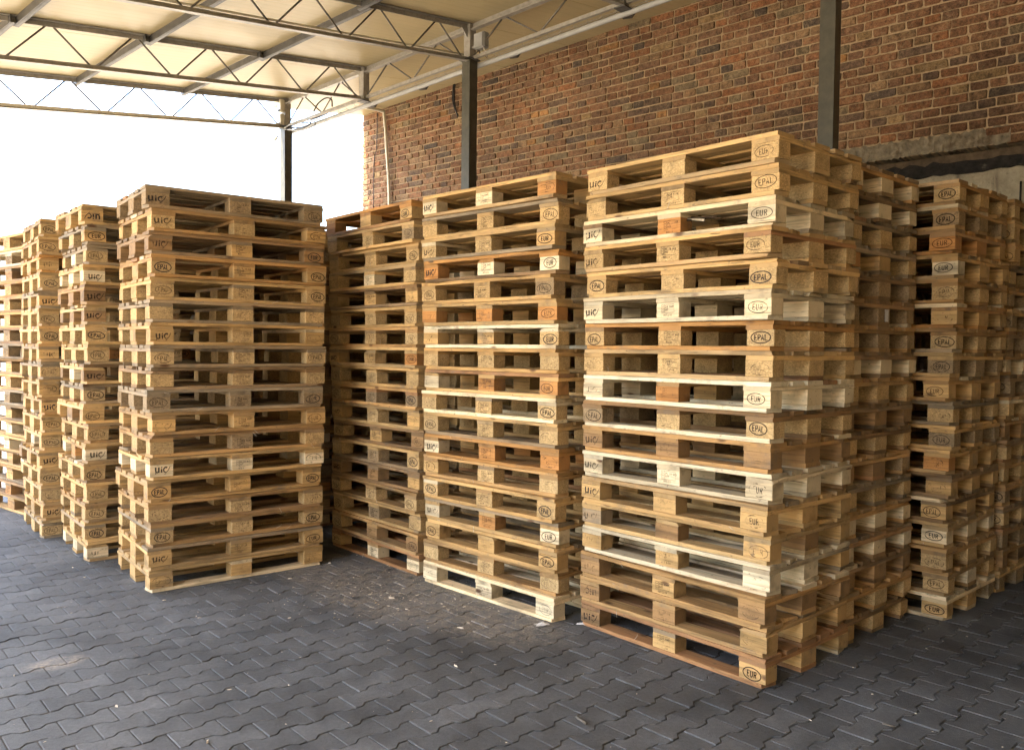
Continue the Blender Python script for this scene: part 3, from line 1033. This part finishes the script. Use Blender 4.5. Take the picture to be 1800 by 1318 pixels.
TB = 0.022
V = dict(
    tw=[board_mesh(1.2, 0.145, TB, 3, 100 + i, 0, 0) for i in range(5)] + [board_mesh(1.2, 0.145, TB, 3, 120 + i, 0, 1 + i % 3, 2) for i in range(5)],
    tn=[board_mesh(1.2, 0.100, TB, 3, 200 + i, 0, 0) for i in range(5)] + [board_mesh(1.2, 0.100, TB, 3, 220 + i, 0, 1 + i % 3, 2) for i in range(5)],
    cr=[board_mesh(0.8, 0.145, TB, 3, 300 + i, 0, 0) for i in range(4)] + [board_mesh(0.8, 0.145, TB, 3, 320 + i, 0, 0, 2) for i in range(4)],
    bo=[board_mesh(1.2, 0.100, TB, 3, 400 + i, 0.018, 0) for i in range(4)] + [board_mesh(1.2, 0.100, TB, 3, 420 + i, 0.018, 0, 2) for i in range(3)],
    bm=[board_mesh(1.2, 0.145, TB, 3, 500 + i, 0, 0) for i in range(4)],
    kn=[block_mesh(0.145, 0.100, 0.078, 600 + i) for i in range(4)],
    kc=[block_mesh(0.145, 0.145, 0.078, 700 + i) for i in range(4)],
)
# the same shapes twice for blocks: solid wood and pressed chips
VC = {k: [m.copy() for m in V[k]] for k in ('kn', 'kc')}
for k, ms in V.items():
    for m in ms:
        m.materials.append(WOOD)
for k, ms in VC.items():
    for m in ms:
        m.materials.append(CHIP)

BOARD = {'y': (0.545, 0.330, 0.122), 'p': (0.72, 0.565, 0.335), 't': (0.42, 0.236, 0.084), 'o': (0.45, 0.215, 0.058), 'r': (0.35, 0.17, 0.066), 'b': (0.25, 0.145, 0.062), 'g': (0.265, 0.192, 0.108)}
BLK = {'c': (0.47, 0.305, 0.130), 'd': (0.29, 0.195, 0.098), 'w': (0.54, 0.325, 0.118), 'k': (0.75, 0.585, 0.345), 'o': (0.46, 0.205, 0.055), 'b': (0.31, 0.172, 0.066), 'g': (0.30, 0.215, 0.12)}

# marks burnt into the blocks ------------------------------------------------
def ribbon(b, pts, t, lift, closed=False, t2=None):
    n = len(pts)
    L, Rr = [], []
    for i, (x, y) in enumerate(pts):
        if closed:
            a, c = pts[(i - 1) % n], pts[(i + 1) % n]
        else:
            a, c = pts[max(i - 1, 0)], pts[min(i + 1, n - 1)]
        dx, dy = c[0] - a[0], c[1] - a[1]
        l = math.hypot(dx, dy) or 1
        tt = t if t2 is None else t + (t2 - t) * i / (n - 1)
        nx, ny = -dy / l * tt / 2, dx / l * tt / 2
        L.append((x + nx, -lift, y + ny))
        Rr.append((x - nx, -lift, y - ny))
    vs = L + Rr
    fs = []
    for i in range(n if closed else n - 1):
        j = (i + 1) % n
        fs.append((i, n + i, n + j, j))
    b.add(vs, fs)
GL = {
    'E': [[(0.6, 1), (0, 1), (0, 0), (0.62, 0)], [(0, 0.5), (0.5, 0.5)]],
    'P': [[(0, 0), (0, 1), (0.4, 1), (0.58, 0.88), (0.6, 0.72), (0.55, 0.55), (0.38, 0.46), (0, 0.46)]],
    'A': [[(0, 0), (0.33, 1), (0.66, 0)], [(0.13, 0.33), (0.53, 0.33)]],
    'L': [[(0, 1), (0, 0), (0.55, 0)]],
    'U': [[(0, 1), (0, 0.25), (0.1, 0.06), (0.31, 0), (0.52, 0.06), (0.62, 0.25), (0.62, 1)]],
    'R': [[(0, 0), (0, 1), (0.38, 1), (0.56, 0.9), (0.6, 0.75), (0.55, 0.6), (0.38, 0.52), (0, 0.52)], [(0.3, 0.52), (0.62, 0)]],
}
def oval_mark(txt, t):
    b = MB()
    N = 36
    ribbon(b, [(0.052 * math.cos(2 * math.pi * i / N), 0.0295 * math.sin(2 * math.pi * i / N)) for i in range(N)], t, 0.0012, True)
    hh = 0.029
    adv = {'E': 0.0182, 'P': 0.0172, 'A': 0.0198, 'L': 0.0150, 'U': 0.0212, 'R': 0.0180}
    tot = sum(adv[c] for c in txt) - 0.005
    x = -tot / 2
    s = 0.0190
    for q, c in enumerate(txt):
        for r, st in enumerate(GL[c]):
            ribbon(b, [(x + px * s, -hh / 2 + py * hh) for px, py in st], t, 0.0012 + 0.00006 * (r + 1))
        x += adv[c]
    return b.mesh('stamp')
def uic_mark(t):
    b = MB()
    l = 0.0012
    ribbon(b, [(-0.047, 0.017), (-0.047, -0.002), (-0.044, -0.012), (-0.036, -0.016), (-0.028, -0.012)], t * 1.1, l, False, t * 0.8)
    ribbon(b, [(-0.025, 0.017), (-0.025, -0.017)], t * 1.1, l + .00006)
    ribbon(b, [(-0.044, -0.013), (-0.047, -0.026)], t * 0.5, l + .00012)
    ribbon(b, [(-0.006, 0.006), (-0.006, -0.017)], t * 1.1, l)
    ribbon(b, [(-0.008, 0.018), (-0.003, 0.012)], t * 0.9, l)
    arc = [(0.023 + 0.0150 * math.cos(a), -0.001 + 0.0160 * math.sin(a)) for a in [R(50 + i * 26) for i in range(9)]]
    ribbon(b, arc + [(0.030, -0.0145), (0.042, -0.003), (0.053, 0.020)], t * 1.15, l, False, t * 0.4)
    ribbon(b, [(0.027, -0.021), (0.015, -0.029)], t * 0.35, l + .00006)
    return b.mesh('stamp')
def text_mesh(body, size):
    cu = bpy.data.curves.new('lettering', 'FONT')
    cu.body = body
    cu.size = size
    cu.resolution_u = 1
    cu.offset = 0.0004
    cu.space_line = 0.95
    o = bpy.data.objects.new('lettering', cu)
    COL.objects.link(o)
    dg = bpy.context.evaluated_depsgraph_get()
    me = bpy.data.meshes.new_from_object(o.evaluated_get(dg))
    vs = [v.co.copy() for v in me.vertices]
    fs = [tuple(p.vertices) for p in me.polygons]
    bpy.data.objects.remove(o)
    bpy.data.meshes.remove(me)
    return vs, fs
def plate_mark(lines, foot, t):
    b = MB()
    l = 0.0012
    x0, x1, y0, y1 = -0.044, 0.046, -0.013, 0.032
    ribbon(b, [(x0, y0), (x1, y0), (x1, y1), (x0, y1)], t, l, True)
    ribbon(b, [(-0.022, y0 + .002), (-0.022, y1 - .002)], t, l + .00006)
    for q in range(3):
        yy = 0.020 - q * 0.013
        ribbon(b, [(-0.040, yy + 0.008), (-0.040, yy), (-0.027, yy), (-0.027, yy + .008)], t, l)
    for body, size, x, y in ((lines, 0.0175, -0.018, 0.013), (foot, 0.0165, -0.030, -0.031)):
        vs, fs = text_mesh(body, size)
        b.add([(v.x + x, -l, v.y + y) for v in vs], [tuple(f) for f in fs])
    return b.mesh('stamp')
STAMP = {
    'P': [oval_mark('EPAL', 0.0042)], 'P!': [oval_mark('EPAL', 0.0058)], 'P?': [oval_mark('EPAL', 0.0032)],
    'R': [oval_mark('EUR', 0.0042)], 'R!': [oval_mark('EUR', 0.0056)], 'R?': [oval_mark('EUR', 0.0033)],
    'U': [uic_mark(0.0080)], 'U!': [uic_mark(0.0098)], 'U?': [uic_mark(0.0066)],
    'S': [plate_mark('PL 18 003\nHT', '003-11', 0.0022), plate_mark('PL 27 405\nHT', '412-8', 0.0024), plate_mark('DB 3049\nHT', '007-2-16', 0.0022)],
}
for ms in STAMP.values():
    for m in ms:
        m.materials.append(INK)

def vary(c, a):
    k = random.uniform(1 - a, 1 + a)
    h = random.uniform(-a, a) * 0.25
    return (min(0.9, c[0] * k * (1 + h)), min(0.9, c[1] * k), max(0.02, c[2] * k * (1 - h * 1.5)))

def board_tone(pc):
    # most boards share the pallet's tone, some are replacements or weathered
    q = random.random()
    if q < 0.10:
        return vary(BOARD[random.choice('pgbtr')], 0.12)
    if q < 0.28:
        g = BOARD['g']
        k = random.uniform(0.3, 0.65)
        return vary(tuple(a * (1 - k) + b * k for a, b in zip(pc, g)), 0.12)
    return vary(pc, 0.14)
def put_mark(tok, blk):
    m = tok[0]
    if m == '-':
        return
    bold = tok[-1] if tok[-1] in '!?' else ''
    key = m + bold
    if m == 'S':
        ms = STAMP['S']
    else:
        ms = STAMP.get(key) or STAMP[m]
    o = mobj('stamp', random.choice(ms), None, blk, (jit(0.011), -blk['hw'] - 0.0006, jit(0.006)), (0, R(jit(4.5)), 0))
    if m == 'U' and random.random() < 0.05:
        o.rotation_euler = (0, R(180), 0)
    wear = {'!': random.uniform(0.22, 0.44), '?': random.uniform(0.48, 0.62), '': random.uniform(0.34, 0.58)}[bold]
    dens = {'!': 0.98, '?': 0.66, '': 0.9}[bold]
    o.scale = (random.uniform(0.88, 1.08), 1, random.uniform(0.88, 1.06))
    o.color = (wear, dens * random.uniform(0.75, 1.0), 0, 1)

SPL = []
for q in range(6):
    b = MB()
    L_ = random.uniform(0.02, 0.075)
    c_ = jit(0.02)
    b.tube([(0, 0.002, 0), (L_ * 0.4, -0.004, c_ * 0.3), (L_ * 0.8, -0.009, c_ * 0.8), (L_, -0.012, c_ * 1.4)], 0.0011, 4)
    m = b.mesh('splinter')
    m.materials.append(SPLINTER)
    SPL.append(m)
NAMES = {'y': 'yellowish', 'p': 'pale', 't': 'tan', 'o': 'orange-toned', 'r': 'reddish', 'b': 'brown', 'g': 'greyed'}
ORD = ['topmost', 'second from the top', 'third from the top', 'fourth from the top', 'fifth from the top', 'sixth from the top', 'seventh from the top', 'eighth from the top', 'ninth from the top',
       'ninth from the floor', 'eighth from the floor', 'seventh from the floor', 'sixth from the floor', 'fifth from the floor', 'fourth from the floor', 'third from the floor', 'second from the floor', 'bottom one']
PH = 0.144 + 0.0006
TY = [0.0725, 0.236, 0.400, 0.564, 0.7275]
def pallet(loc, rotz, code, label, group, marks=True, end_marks=False):
    lt, mt, rt, tone = code.split()
    p = empty('wooden_pallet', loc, rotz)
    tag(p, label, 'pallet', group)
    bc = BOARD[tone]
    pc = vary(bc, 0.15)
    # deck
    chipped = random.random()
    for i, y in enumerate(TY):
        vs = V['tw'] if i % 2 == 0 else V['tn']
        m = random.choice(vs[:5]) if random.random() < (0.8 if i == 0 else 0.66) else random.choice(vs[5:])
        mobj('top_board', m, None, p, (0.6 + jit(0.004), y + jit(0.003), 0.133), (0, 0, R(180) * random.randrange(2) + jit(0.003)), board_tone(pc))
    for x in (0.0725, 0.6, 1.1275):
        mobj('cross_board', random.choice(V['cr']), None, p, (x + jit(0.004), 0.4 + jit(0.002), 0.111), (0, 0, R(90) + R(180) * random.randrange(2) + jit(0.004)), board_tone(pc))
    for q in range(random.choice((0, 0, 1, 1, 2)) if marks else 0):
        x = random.uniform(0.1, 1.1)
        o = mobj('splinter', random.choice(SPL), None, p, (x, -0.0005, random.choice((0.004, 0.020, 0.128))), (R(jit(50)), R(jit(70)), R(jit(25))))
    cc = board_tone(pc)
    mobj('bottom_board', random.choice(V['bo']), None, p, (0.6 + jit(.003), 0.05, 0.011), (0, 0, 0), cc)
    mobj('bottom_board', random.choice(V['bm']), None, p, (0.6 + jit(.003), 0.4 + jit(.003), 0.011), (0, 0, 0), board_tone(pc))
    mobj('bottom_board', random.choice(V['bo']), None, p, (0.6 + jit(.003), 0.75, 0.011), (0, 0, R(180)), board_tone(pc))
    kinds = [lt[1], mt[1], rt[1]]
    for iy, y in enumerate((0.05, 0.4, 0.75)):
        for ix, x in enumerate((0.0725, 0.6, 1.1275)):
            if iy == 0:
                kd = kinds[ix]
            else:
                kd = kinds[ix] if random.random() < 0.6 else random.choice(kinds)
                if kd == 'o' and random.random() < 0.6:
                    kd = 'w'
            sh = 'kc' if iy == 1 else 'kn'
            src = VC if kd in 'cd' else V
            j = 0.004 if iy else 0.003
            b = mobj('block', random.choice(src[sh]), None, p, (x + jit(j), y + (jit(j) if iy else 0.0005 + abs(jit(0.003))), 0.061), (0, 0, jit(0.012 if kd in 'cd' else 0.03)), vary(BLK[kd], 0.10))
            if iy == 0 and marks:
                b['hw'] = 0.05
                put_mark((lt, mt, rt)[ix], b)
            if iy == 1 and ix == 2 and random.random() < 0.0:
                pass
    return p

def rnd_code(rr):
    kinds = 'cccccwwwkdbo' if rr.random() < 0.75 else 'wwkbg'
    lr = rr.random()
    k1 = rr.choice('cccd') if lr < 0.55 else rr.choice('wwkbo')
    k2 = k1 if rr.random() < 0.7 else rr.choice('cwkb')
    k3 = k1 if rr.random() < 0.7 else rr.choice('cwkob')
    a = 'P' if lr < 0.55 else 'U'
    c = ('P' if rr.random() < 0.7 else 'R') if lr < 0.55 else 'R'
    s = lambda: rr.choice(['', '', '', '!', '?'])
    return '%s%s%s S%s %s%s%s %s' % (a, k1, s(), k2, c, k3, s(), rr.choice('yyyttpbogy'))

STACKS = {
 'A': dict(o=(0.4127, 4.7090), a=-48.54, lean=((0, 0), (-0.004, 0)), name='nearest stack, right of centre', codes=[
  'Uc -c Rc y', 'Pc? Sc Pc y', 'Uk! So Rk p', 'Uc Sc Rc y', 'Pc! Sc Pc! y', 'Uk! Sk Rk p', 'Pc! Sc Pc! o', 'Pc? Sc Pc? y', 'Uk? So Rk p',
  'Pd Sc Pc! b', 'Ub Sb Rb? t', 'Uk Sk Rk p', 'Uw Sw? Rw y', 'Ug Sb? Rw? y', 'Uw? Sw Rk? p', 'Ub? Sw Rb? t', 'Ub Sb? Rw? t', 'Ub! Sw Rw! r']),
 'M': dict(o=(-0.5986, 5.5633), a=-44.53, lean=((0.014, 0), (-0.016, 0)), name='middle stack, left of the nearest', codes=[
  'Uk! Sk Ro y', 'Pc Sc Pc y', 'Uc Sc R! y', 'Uo! Sk Rk! o', 'Pc Sc Pd y', 'Uo So Ro y', 'Uw Sw Rc! p', 'Pc? Sc Pc? y', 'Uk? So Ro y',
  'Pc Sc Pc! p', 'Pc Sc Pc y', 'Uk! So Ro o', 'Pw Sc Pc? t', 'Pc! Sc Pc! y', 'Uk So Rk! y', 'Pw! Sw Pw! y', 'Pc? Sc Pc? t', 'Uk Sk Rk? p']),
 'L': dict(o=(-1.4421, 6.5592), a=-47.92, lean=((0.02, 0), (-0.034, 0)), name='set-back stack in the corner', codes=[
  '-o -w Rw! o', '-c Sc Pd y', '-c Sc Pc! y', '-c Sk Pc? y', '-w Sw Rw b', '-c Sc Pc y', 'Pc Sc Pc t', 'Uw! Sw Ro y', 'Pc Sc Pc? y',
  'Pc Sd Pd! t', 'Uw Sc Rw? y', 'Pc Sw! Pb b', 'Pc Sd Pc! y', 'Ub Sb R b', 'Pc Sc Pc t', 'Pc Sd Rc y', 'Pc Sb Pb t', 'Uw Sk! Rk? r']),
 'B': dict(o=(-2.2986, 5.2133), a=38.69, lean=((-0.022, 0), (0.014, 0)), name='left stack facing the other way', codes=[
  'Ud! Sd Rd g', 'Uc! Sc R t', 'Ub Sw Rb! b', 'Pc! Sw! Pw! t', 'Pc Sc Pc! y', 'Pc? Sc Pc? g', 'Uw! Sc Rw? y', 'Pc Sc Pc g', 'Pc? Sc Rc? b',
  'Pd Sd Rd! g', 'Uw Sw Rw t', 'Pc? Sd Pc? t', 'Uk! Sk Rk y', 'Pw! Sw Pw! y', 'Pc Sc Pc t', 'Pc! Sc Pc! t', 'Uw! Sw Rw! y', 'Pw? Sw? Pw? y']),
 'C': dict(o=(-3.0906, 5.9465), a=39.98, lean=((0, 0), (0, 0)), name='second stack of the left row', marks='URPUUUPPUPPPUPPPPU', tones='yggytyyyygytyyytyy'),
 'D': dict(o=(-3.8254, 6.6544), a=40.32, lean=((0, 0), (0, 0)), name='third stack of the left row', marks='PPUPUPPUPPUPPUPPUP', tones='yyoygyytgytyyyyyty'),
 'E': dict(o=(-4.816 - 0.5275 * math.cos(R(-39)), 7.79 - 0.5275 * math.sin(R(-39))), a=-39.0, lean=((0, 0), (0, 0)), name='leftmost stack at the picture edge'),
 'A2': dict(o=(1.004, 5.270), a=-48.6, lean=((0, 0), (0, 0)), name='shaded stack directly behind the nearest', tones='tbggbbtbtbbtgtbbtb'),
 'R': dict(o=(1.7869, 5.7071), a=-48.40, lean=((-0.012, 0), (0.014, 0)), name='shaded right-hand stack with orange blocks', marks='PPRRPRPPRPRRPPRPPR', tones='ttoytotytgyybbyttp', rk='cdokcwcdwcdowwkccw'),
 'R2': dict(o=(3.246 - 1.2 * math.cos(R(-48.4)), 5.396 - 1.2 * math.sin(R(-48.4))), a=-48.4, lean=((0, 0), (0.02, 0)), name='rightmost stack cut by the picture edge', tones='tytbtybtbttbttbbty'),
 'F': dict(o=(-3.0906 + 1.27 * math.cos(R(40)) , 5.9465 + 1.27 * math.sin(R(40)) + 0.08), a=40.2, lean=((0, 0), (0, 0)), name='added filler stack between the two rows', tones='tbtbtybtbttbttbbtb'),  # filler added to stop bright gaps showing through the left stack
 'G': dict(o=(-3.8254 + 1.27 * math.cos(R(40.3)), 6.6544 + 1.27 * math.sin(R(40.3)) + 0.05), a=40.3, lean=((0, 0), (0, 0)), name='added filler stack behind the left row', tones='tbtbtybtbttbttbbtb'),  # added filler, keeps daylight from showing through the left row
 'H': dict(o=(-3.0906 + 2.54 * math.cos(R(40)) , 5.9465 + 2.54 * math.sin(R(40)) + 0.10), a=40.2, lean=((0, 0), (0, 0)), name='added filler stack behind the set-back one', tones='tbtbtybtbttbttbbtb'),  # added filler, blocks daylight seen through the set-back stack
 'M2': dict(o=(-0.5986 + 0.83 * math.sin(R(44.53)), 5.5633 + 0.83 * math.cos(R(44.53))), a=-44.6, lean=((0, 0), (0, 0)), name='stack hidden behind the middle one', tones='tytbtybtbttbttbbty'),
 'L2': dict(o=(-1.4421 + 0.83 * math.sin(R(47.92)), 6.5592 + 0.83 * math.cos(R(47.92))), a=-47.9, lean=((0, 0), (0, 0)), name='stack hidden behind the set-back one', tones='tytbtybtbttbttbbty'),
}
rs = random.Random(5)
for key, st in STACKS.items():
    codes = st.get('codes')
    if codes is None:
        codes = []
        for i in range(18):
            c = rnd_code(rs).split()
            if 'marks' in st:
                m = st['marks'][i]
                kd = {'U': rs.choice('wwkb'), 'P': rs.choice('cccw'), 'R': rs.choice('wc')}[m]
                b_ = rs.choice(['', '!', '!', ''])
                c[0] = m + kd + b_
                if key == 'R':
                    c[2] = m + st['rk'][i] + rs.choice(['!', '!', '', '']) 
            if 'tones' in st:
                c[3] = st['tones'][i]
            codes.append(' '.join(c))
    th = R(st['a'])
    for i in range(18):
        lev = 17 - i
        f = lev / 17.0
        lx = st['lean'][0][0] * (1 - f) + st['lean'][1][0] * f
        ex, ey = Vector((math.cos(th), math.sin(th))), Vector((-math.sin(th), math.cos(th)))
        a = 0.016
        off = ex * jit(a) + ey * jit(a * 0.8) + Vector((lx, 0))
        if lev == 0:
            off *= 0.3
        if key == 'A' and i in (5, 8):
            off += ex * -0.008 + ey * -0.012
        if key == 'B' and i == 0:
            off += ex * -0.02
        code = codes[i]
        if len(code.split()[2]) == 1:
            q = code.split(); q[2] += 'w'; code = ' '.join(q)
        q = code.split()
        if q[2][1] in '!?':
            q[2] = q[2][0] + 'w' + q[2][1]
            code = ' '.join(q)
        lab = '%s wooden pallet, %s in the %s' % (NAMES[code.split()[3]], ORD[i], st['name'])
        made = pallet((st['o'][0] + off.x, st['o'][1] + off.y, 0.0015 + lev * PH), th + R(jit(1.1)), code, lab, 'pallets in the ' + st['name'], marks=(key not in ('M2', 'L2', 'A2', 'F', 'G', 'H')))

        if key == 'A' and i == 2:
            rr_ = random.Random(9)
            for q in range(9):
                b = MB()
                x0, y0 = 0.53 + 0.022 * q + rr_.uniform(-.01, .01), 0.004 + 0.012 * q
                L_ = rr_.uniform(0.06, 0.20)
                b.bar((0, 0, 0), (L_, L_ * rr_.uniform(0.1, 0.5), rr_.uniform(-0.014, 0.006)), rr_.uniform(0.008, 0.018), rr_.uniform(0.004, 0.012))
                o = mobj('splintered_wood', b.mesh('splintered_wood'), BARK if q % 3 else SPLINTER, made, (x0, y0, 0.100 + rr_.uniform(-.006, .008)))
                if q == 0:
                    o['label'] = 'dark splintered end of the broken cross board'
        if key == 'A2' and i == 5:
            b = MB()
            b.add([(0, -0.022, -0.035), (0, 0.024, -0.038), (0.001, 0.025, 0.030), (0.0, -0.020, 0.034), (0.004, 0.0, 0.0)], [(0, 1, 4), (1, 2, 4), (2, 3, 4), (3, 0, 4)])
            o = mobj('paper_tag', b.mesh('paper_tag'), PAPER, made, (1.2085, 0.41, 0.062), (R(4), 0, 0))
            o['label'] = 'small white paper tag stapled on the end block'

# ------------------------------------------------------------------ litter on the paving
def shard(b, rr, x, y, L, wd, ang, h):
    c, s = math.cos(ang), math.sin(ang)
    pts = [(-L / 2, -wd * 0.2), (0, -wd / 2), (L / 2, wd * 0.1), (0.1 * L, wd / 2)]
    vs = []
    for zz, k in ((0.0005, 1.0), (h, 0.75)):
        for px, py in pts:
            px, py = px * k + rr.uniform(-.1, .1) * wd, py * k
            vs.append((x + px * c - py * s, y + px * s + py * c, zz + rr.uniform(0, h * 0.3)))
    b.add(vs, [(3, 2, 1, 0), (4, 5, 6, 7), (0, 1, 5, 4), (1, 2, 6, 5), (2, 3, 7, 6), (3, 0, 4, 7)])
rr = random.Random(77)
lb = MB()
n_ = 0
while n_ < 760:
    if n_ < 430:
        x, y = rr.gauss(-0.75, 0.42), rr.gauss(5.25, 0.34)
    else:
        x, y = rr.uniform(-3.2, 3.4), rr.uniform(2.4, 6.4)
    s_ = rr.choice((0.0018, 0.0025, 0.003, 0.004, 0.006))
    if rr.random() < 0.08:
        s_ *= 2.2
    shard(lb, rr, x, y, s_ * rr.uniform(1.2, 4.0), s_ * rr.uniform(0.6, 1.1), rr.uniform(0, 6.28), s_ * 0.6)
    n_ += 1
lo = mobj('wood_splinters', lb.mesh('wood_splinters'), SPLINTER)
lo['kind'] = 'stuff'
lo['label'] = 'pale splinters and crumbs of wood strewn over the paving'
lo['category'] = 'litter'

def crumple(name, x, y, sx, sy, h, seed, mat, label, cat):
    r2 = random.Random(seed)
    bm = bmesh.new()
    bmesh.ops.create_grid(bm, x_segments=7, y_segments=5, size=0.5)
    for v in bm.verts:
        e = 1 - 0.5 * r2.random() * (abs(v.co.x) + abs(v.co.y))
        v.co = Vector((v.co.x * sx * e, v.co.y * sy * e, 0.003 + h * max(0, 0.9 - 2 * math.hypot(v.co.x, v.co.y)) * r2.uniform(0.3, 1.0) + r2.uniform(0, h * 0.15)))
    g = bmesh.ops.extrude_face_region(bm, geom=list(bm.faces))
    for v in [q for q in g['geom'] if isinstance(q, bmesh.types.BMVert)]:
        v.co.z += 0.0012
    bmesh.ops.recalc_face_normals(bm, faces=list(bm.faces))
    m = bpy.data.meshes.new(name)
    bm.to_mesh(m)
    bm.free()
    o = mobj(name, m, mat, None, (x, y, 0), (0, 0, r2.uniform(0, 3)))
    tag(o, label, cat)
crumple('paper_scrap', 0.19, 4.69, 0.10, 0.055, 0.02, 1, PAPER, 'crumpled pale scrap on the paving before the middle stack', 'scrap')
crumple('plastic_scrap', 0.42, 4.70, 0.07, 0.03, 0.018, 2, PAPER, 'small pale scrap in the gap beside the nearest stack', 'scrap')
crumple('wood_scrap', 1.05, 3.10, 0.045, 0.02, 0.008, 3, SPLINTER, 'flat pale chip on the dark paving in front of the nearest stack', 'scrap')
def stick(x, y, L, ang, r, label):
    b = MB()
    c, s = math.cos(ang), math.sin(ang)
    b.tube([(-L / 2 * c, -L / 2 * s, r), (0.1 * L * s * .3, 0, r * 1.2), (L / 2 * c, L / 2 * s, r)], r, 6)
    o = mobj('stick', b.mesh('stick'), make_simple('stick_bark', (0.13, 0.11, 0.085), 0.9, 0, 0.2, 50), None, (x, y, 0.001))
    tag(o, label, 'stick')
stick(0.311, 3.464, 0.075, R(-62), 0.006, 'short grey stick lying on the paving near the front')
stick(1.62, 3.45, 0.05, R(-40), 0.004, 'thin splinter of wood on the dark paving at right')
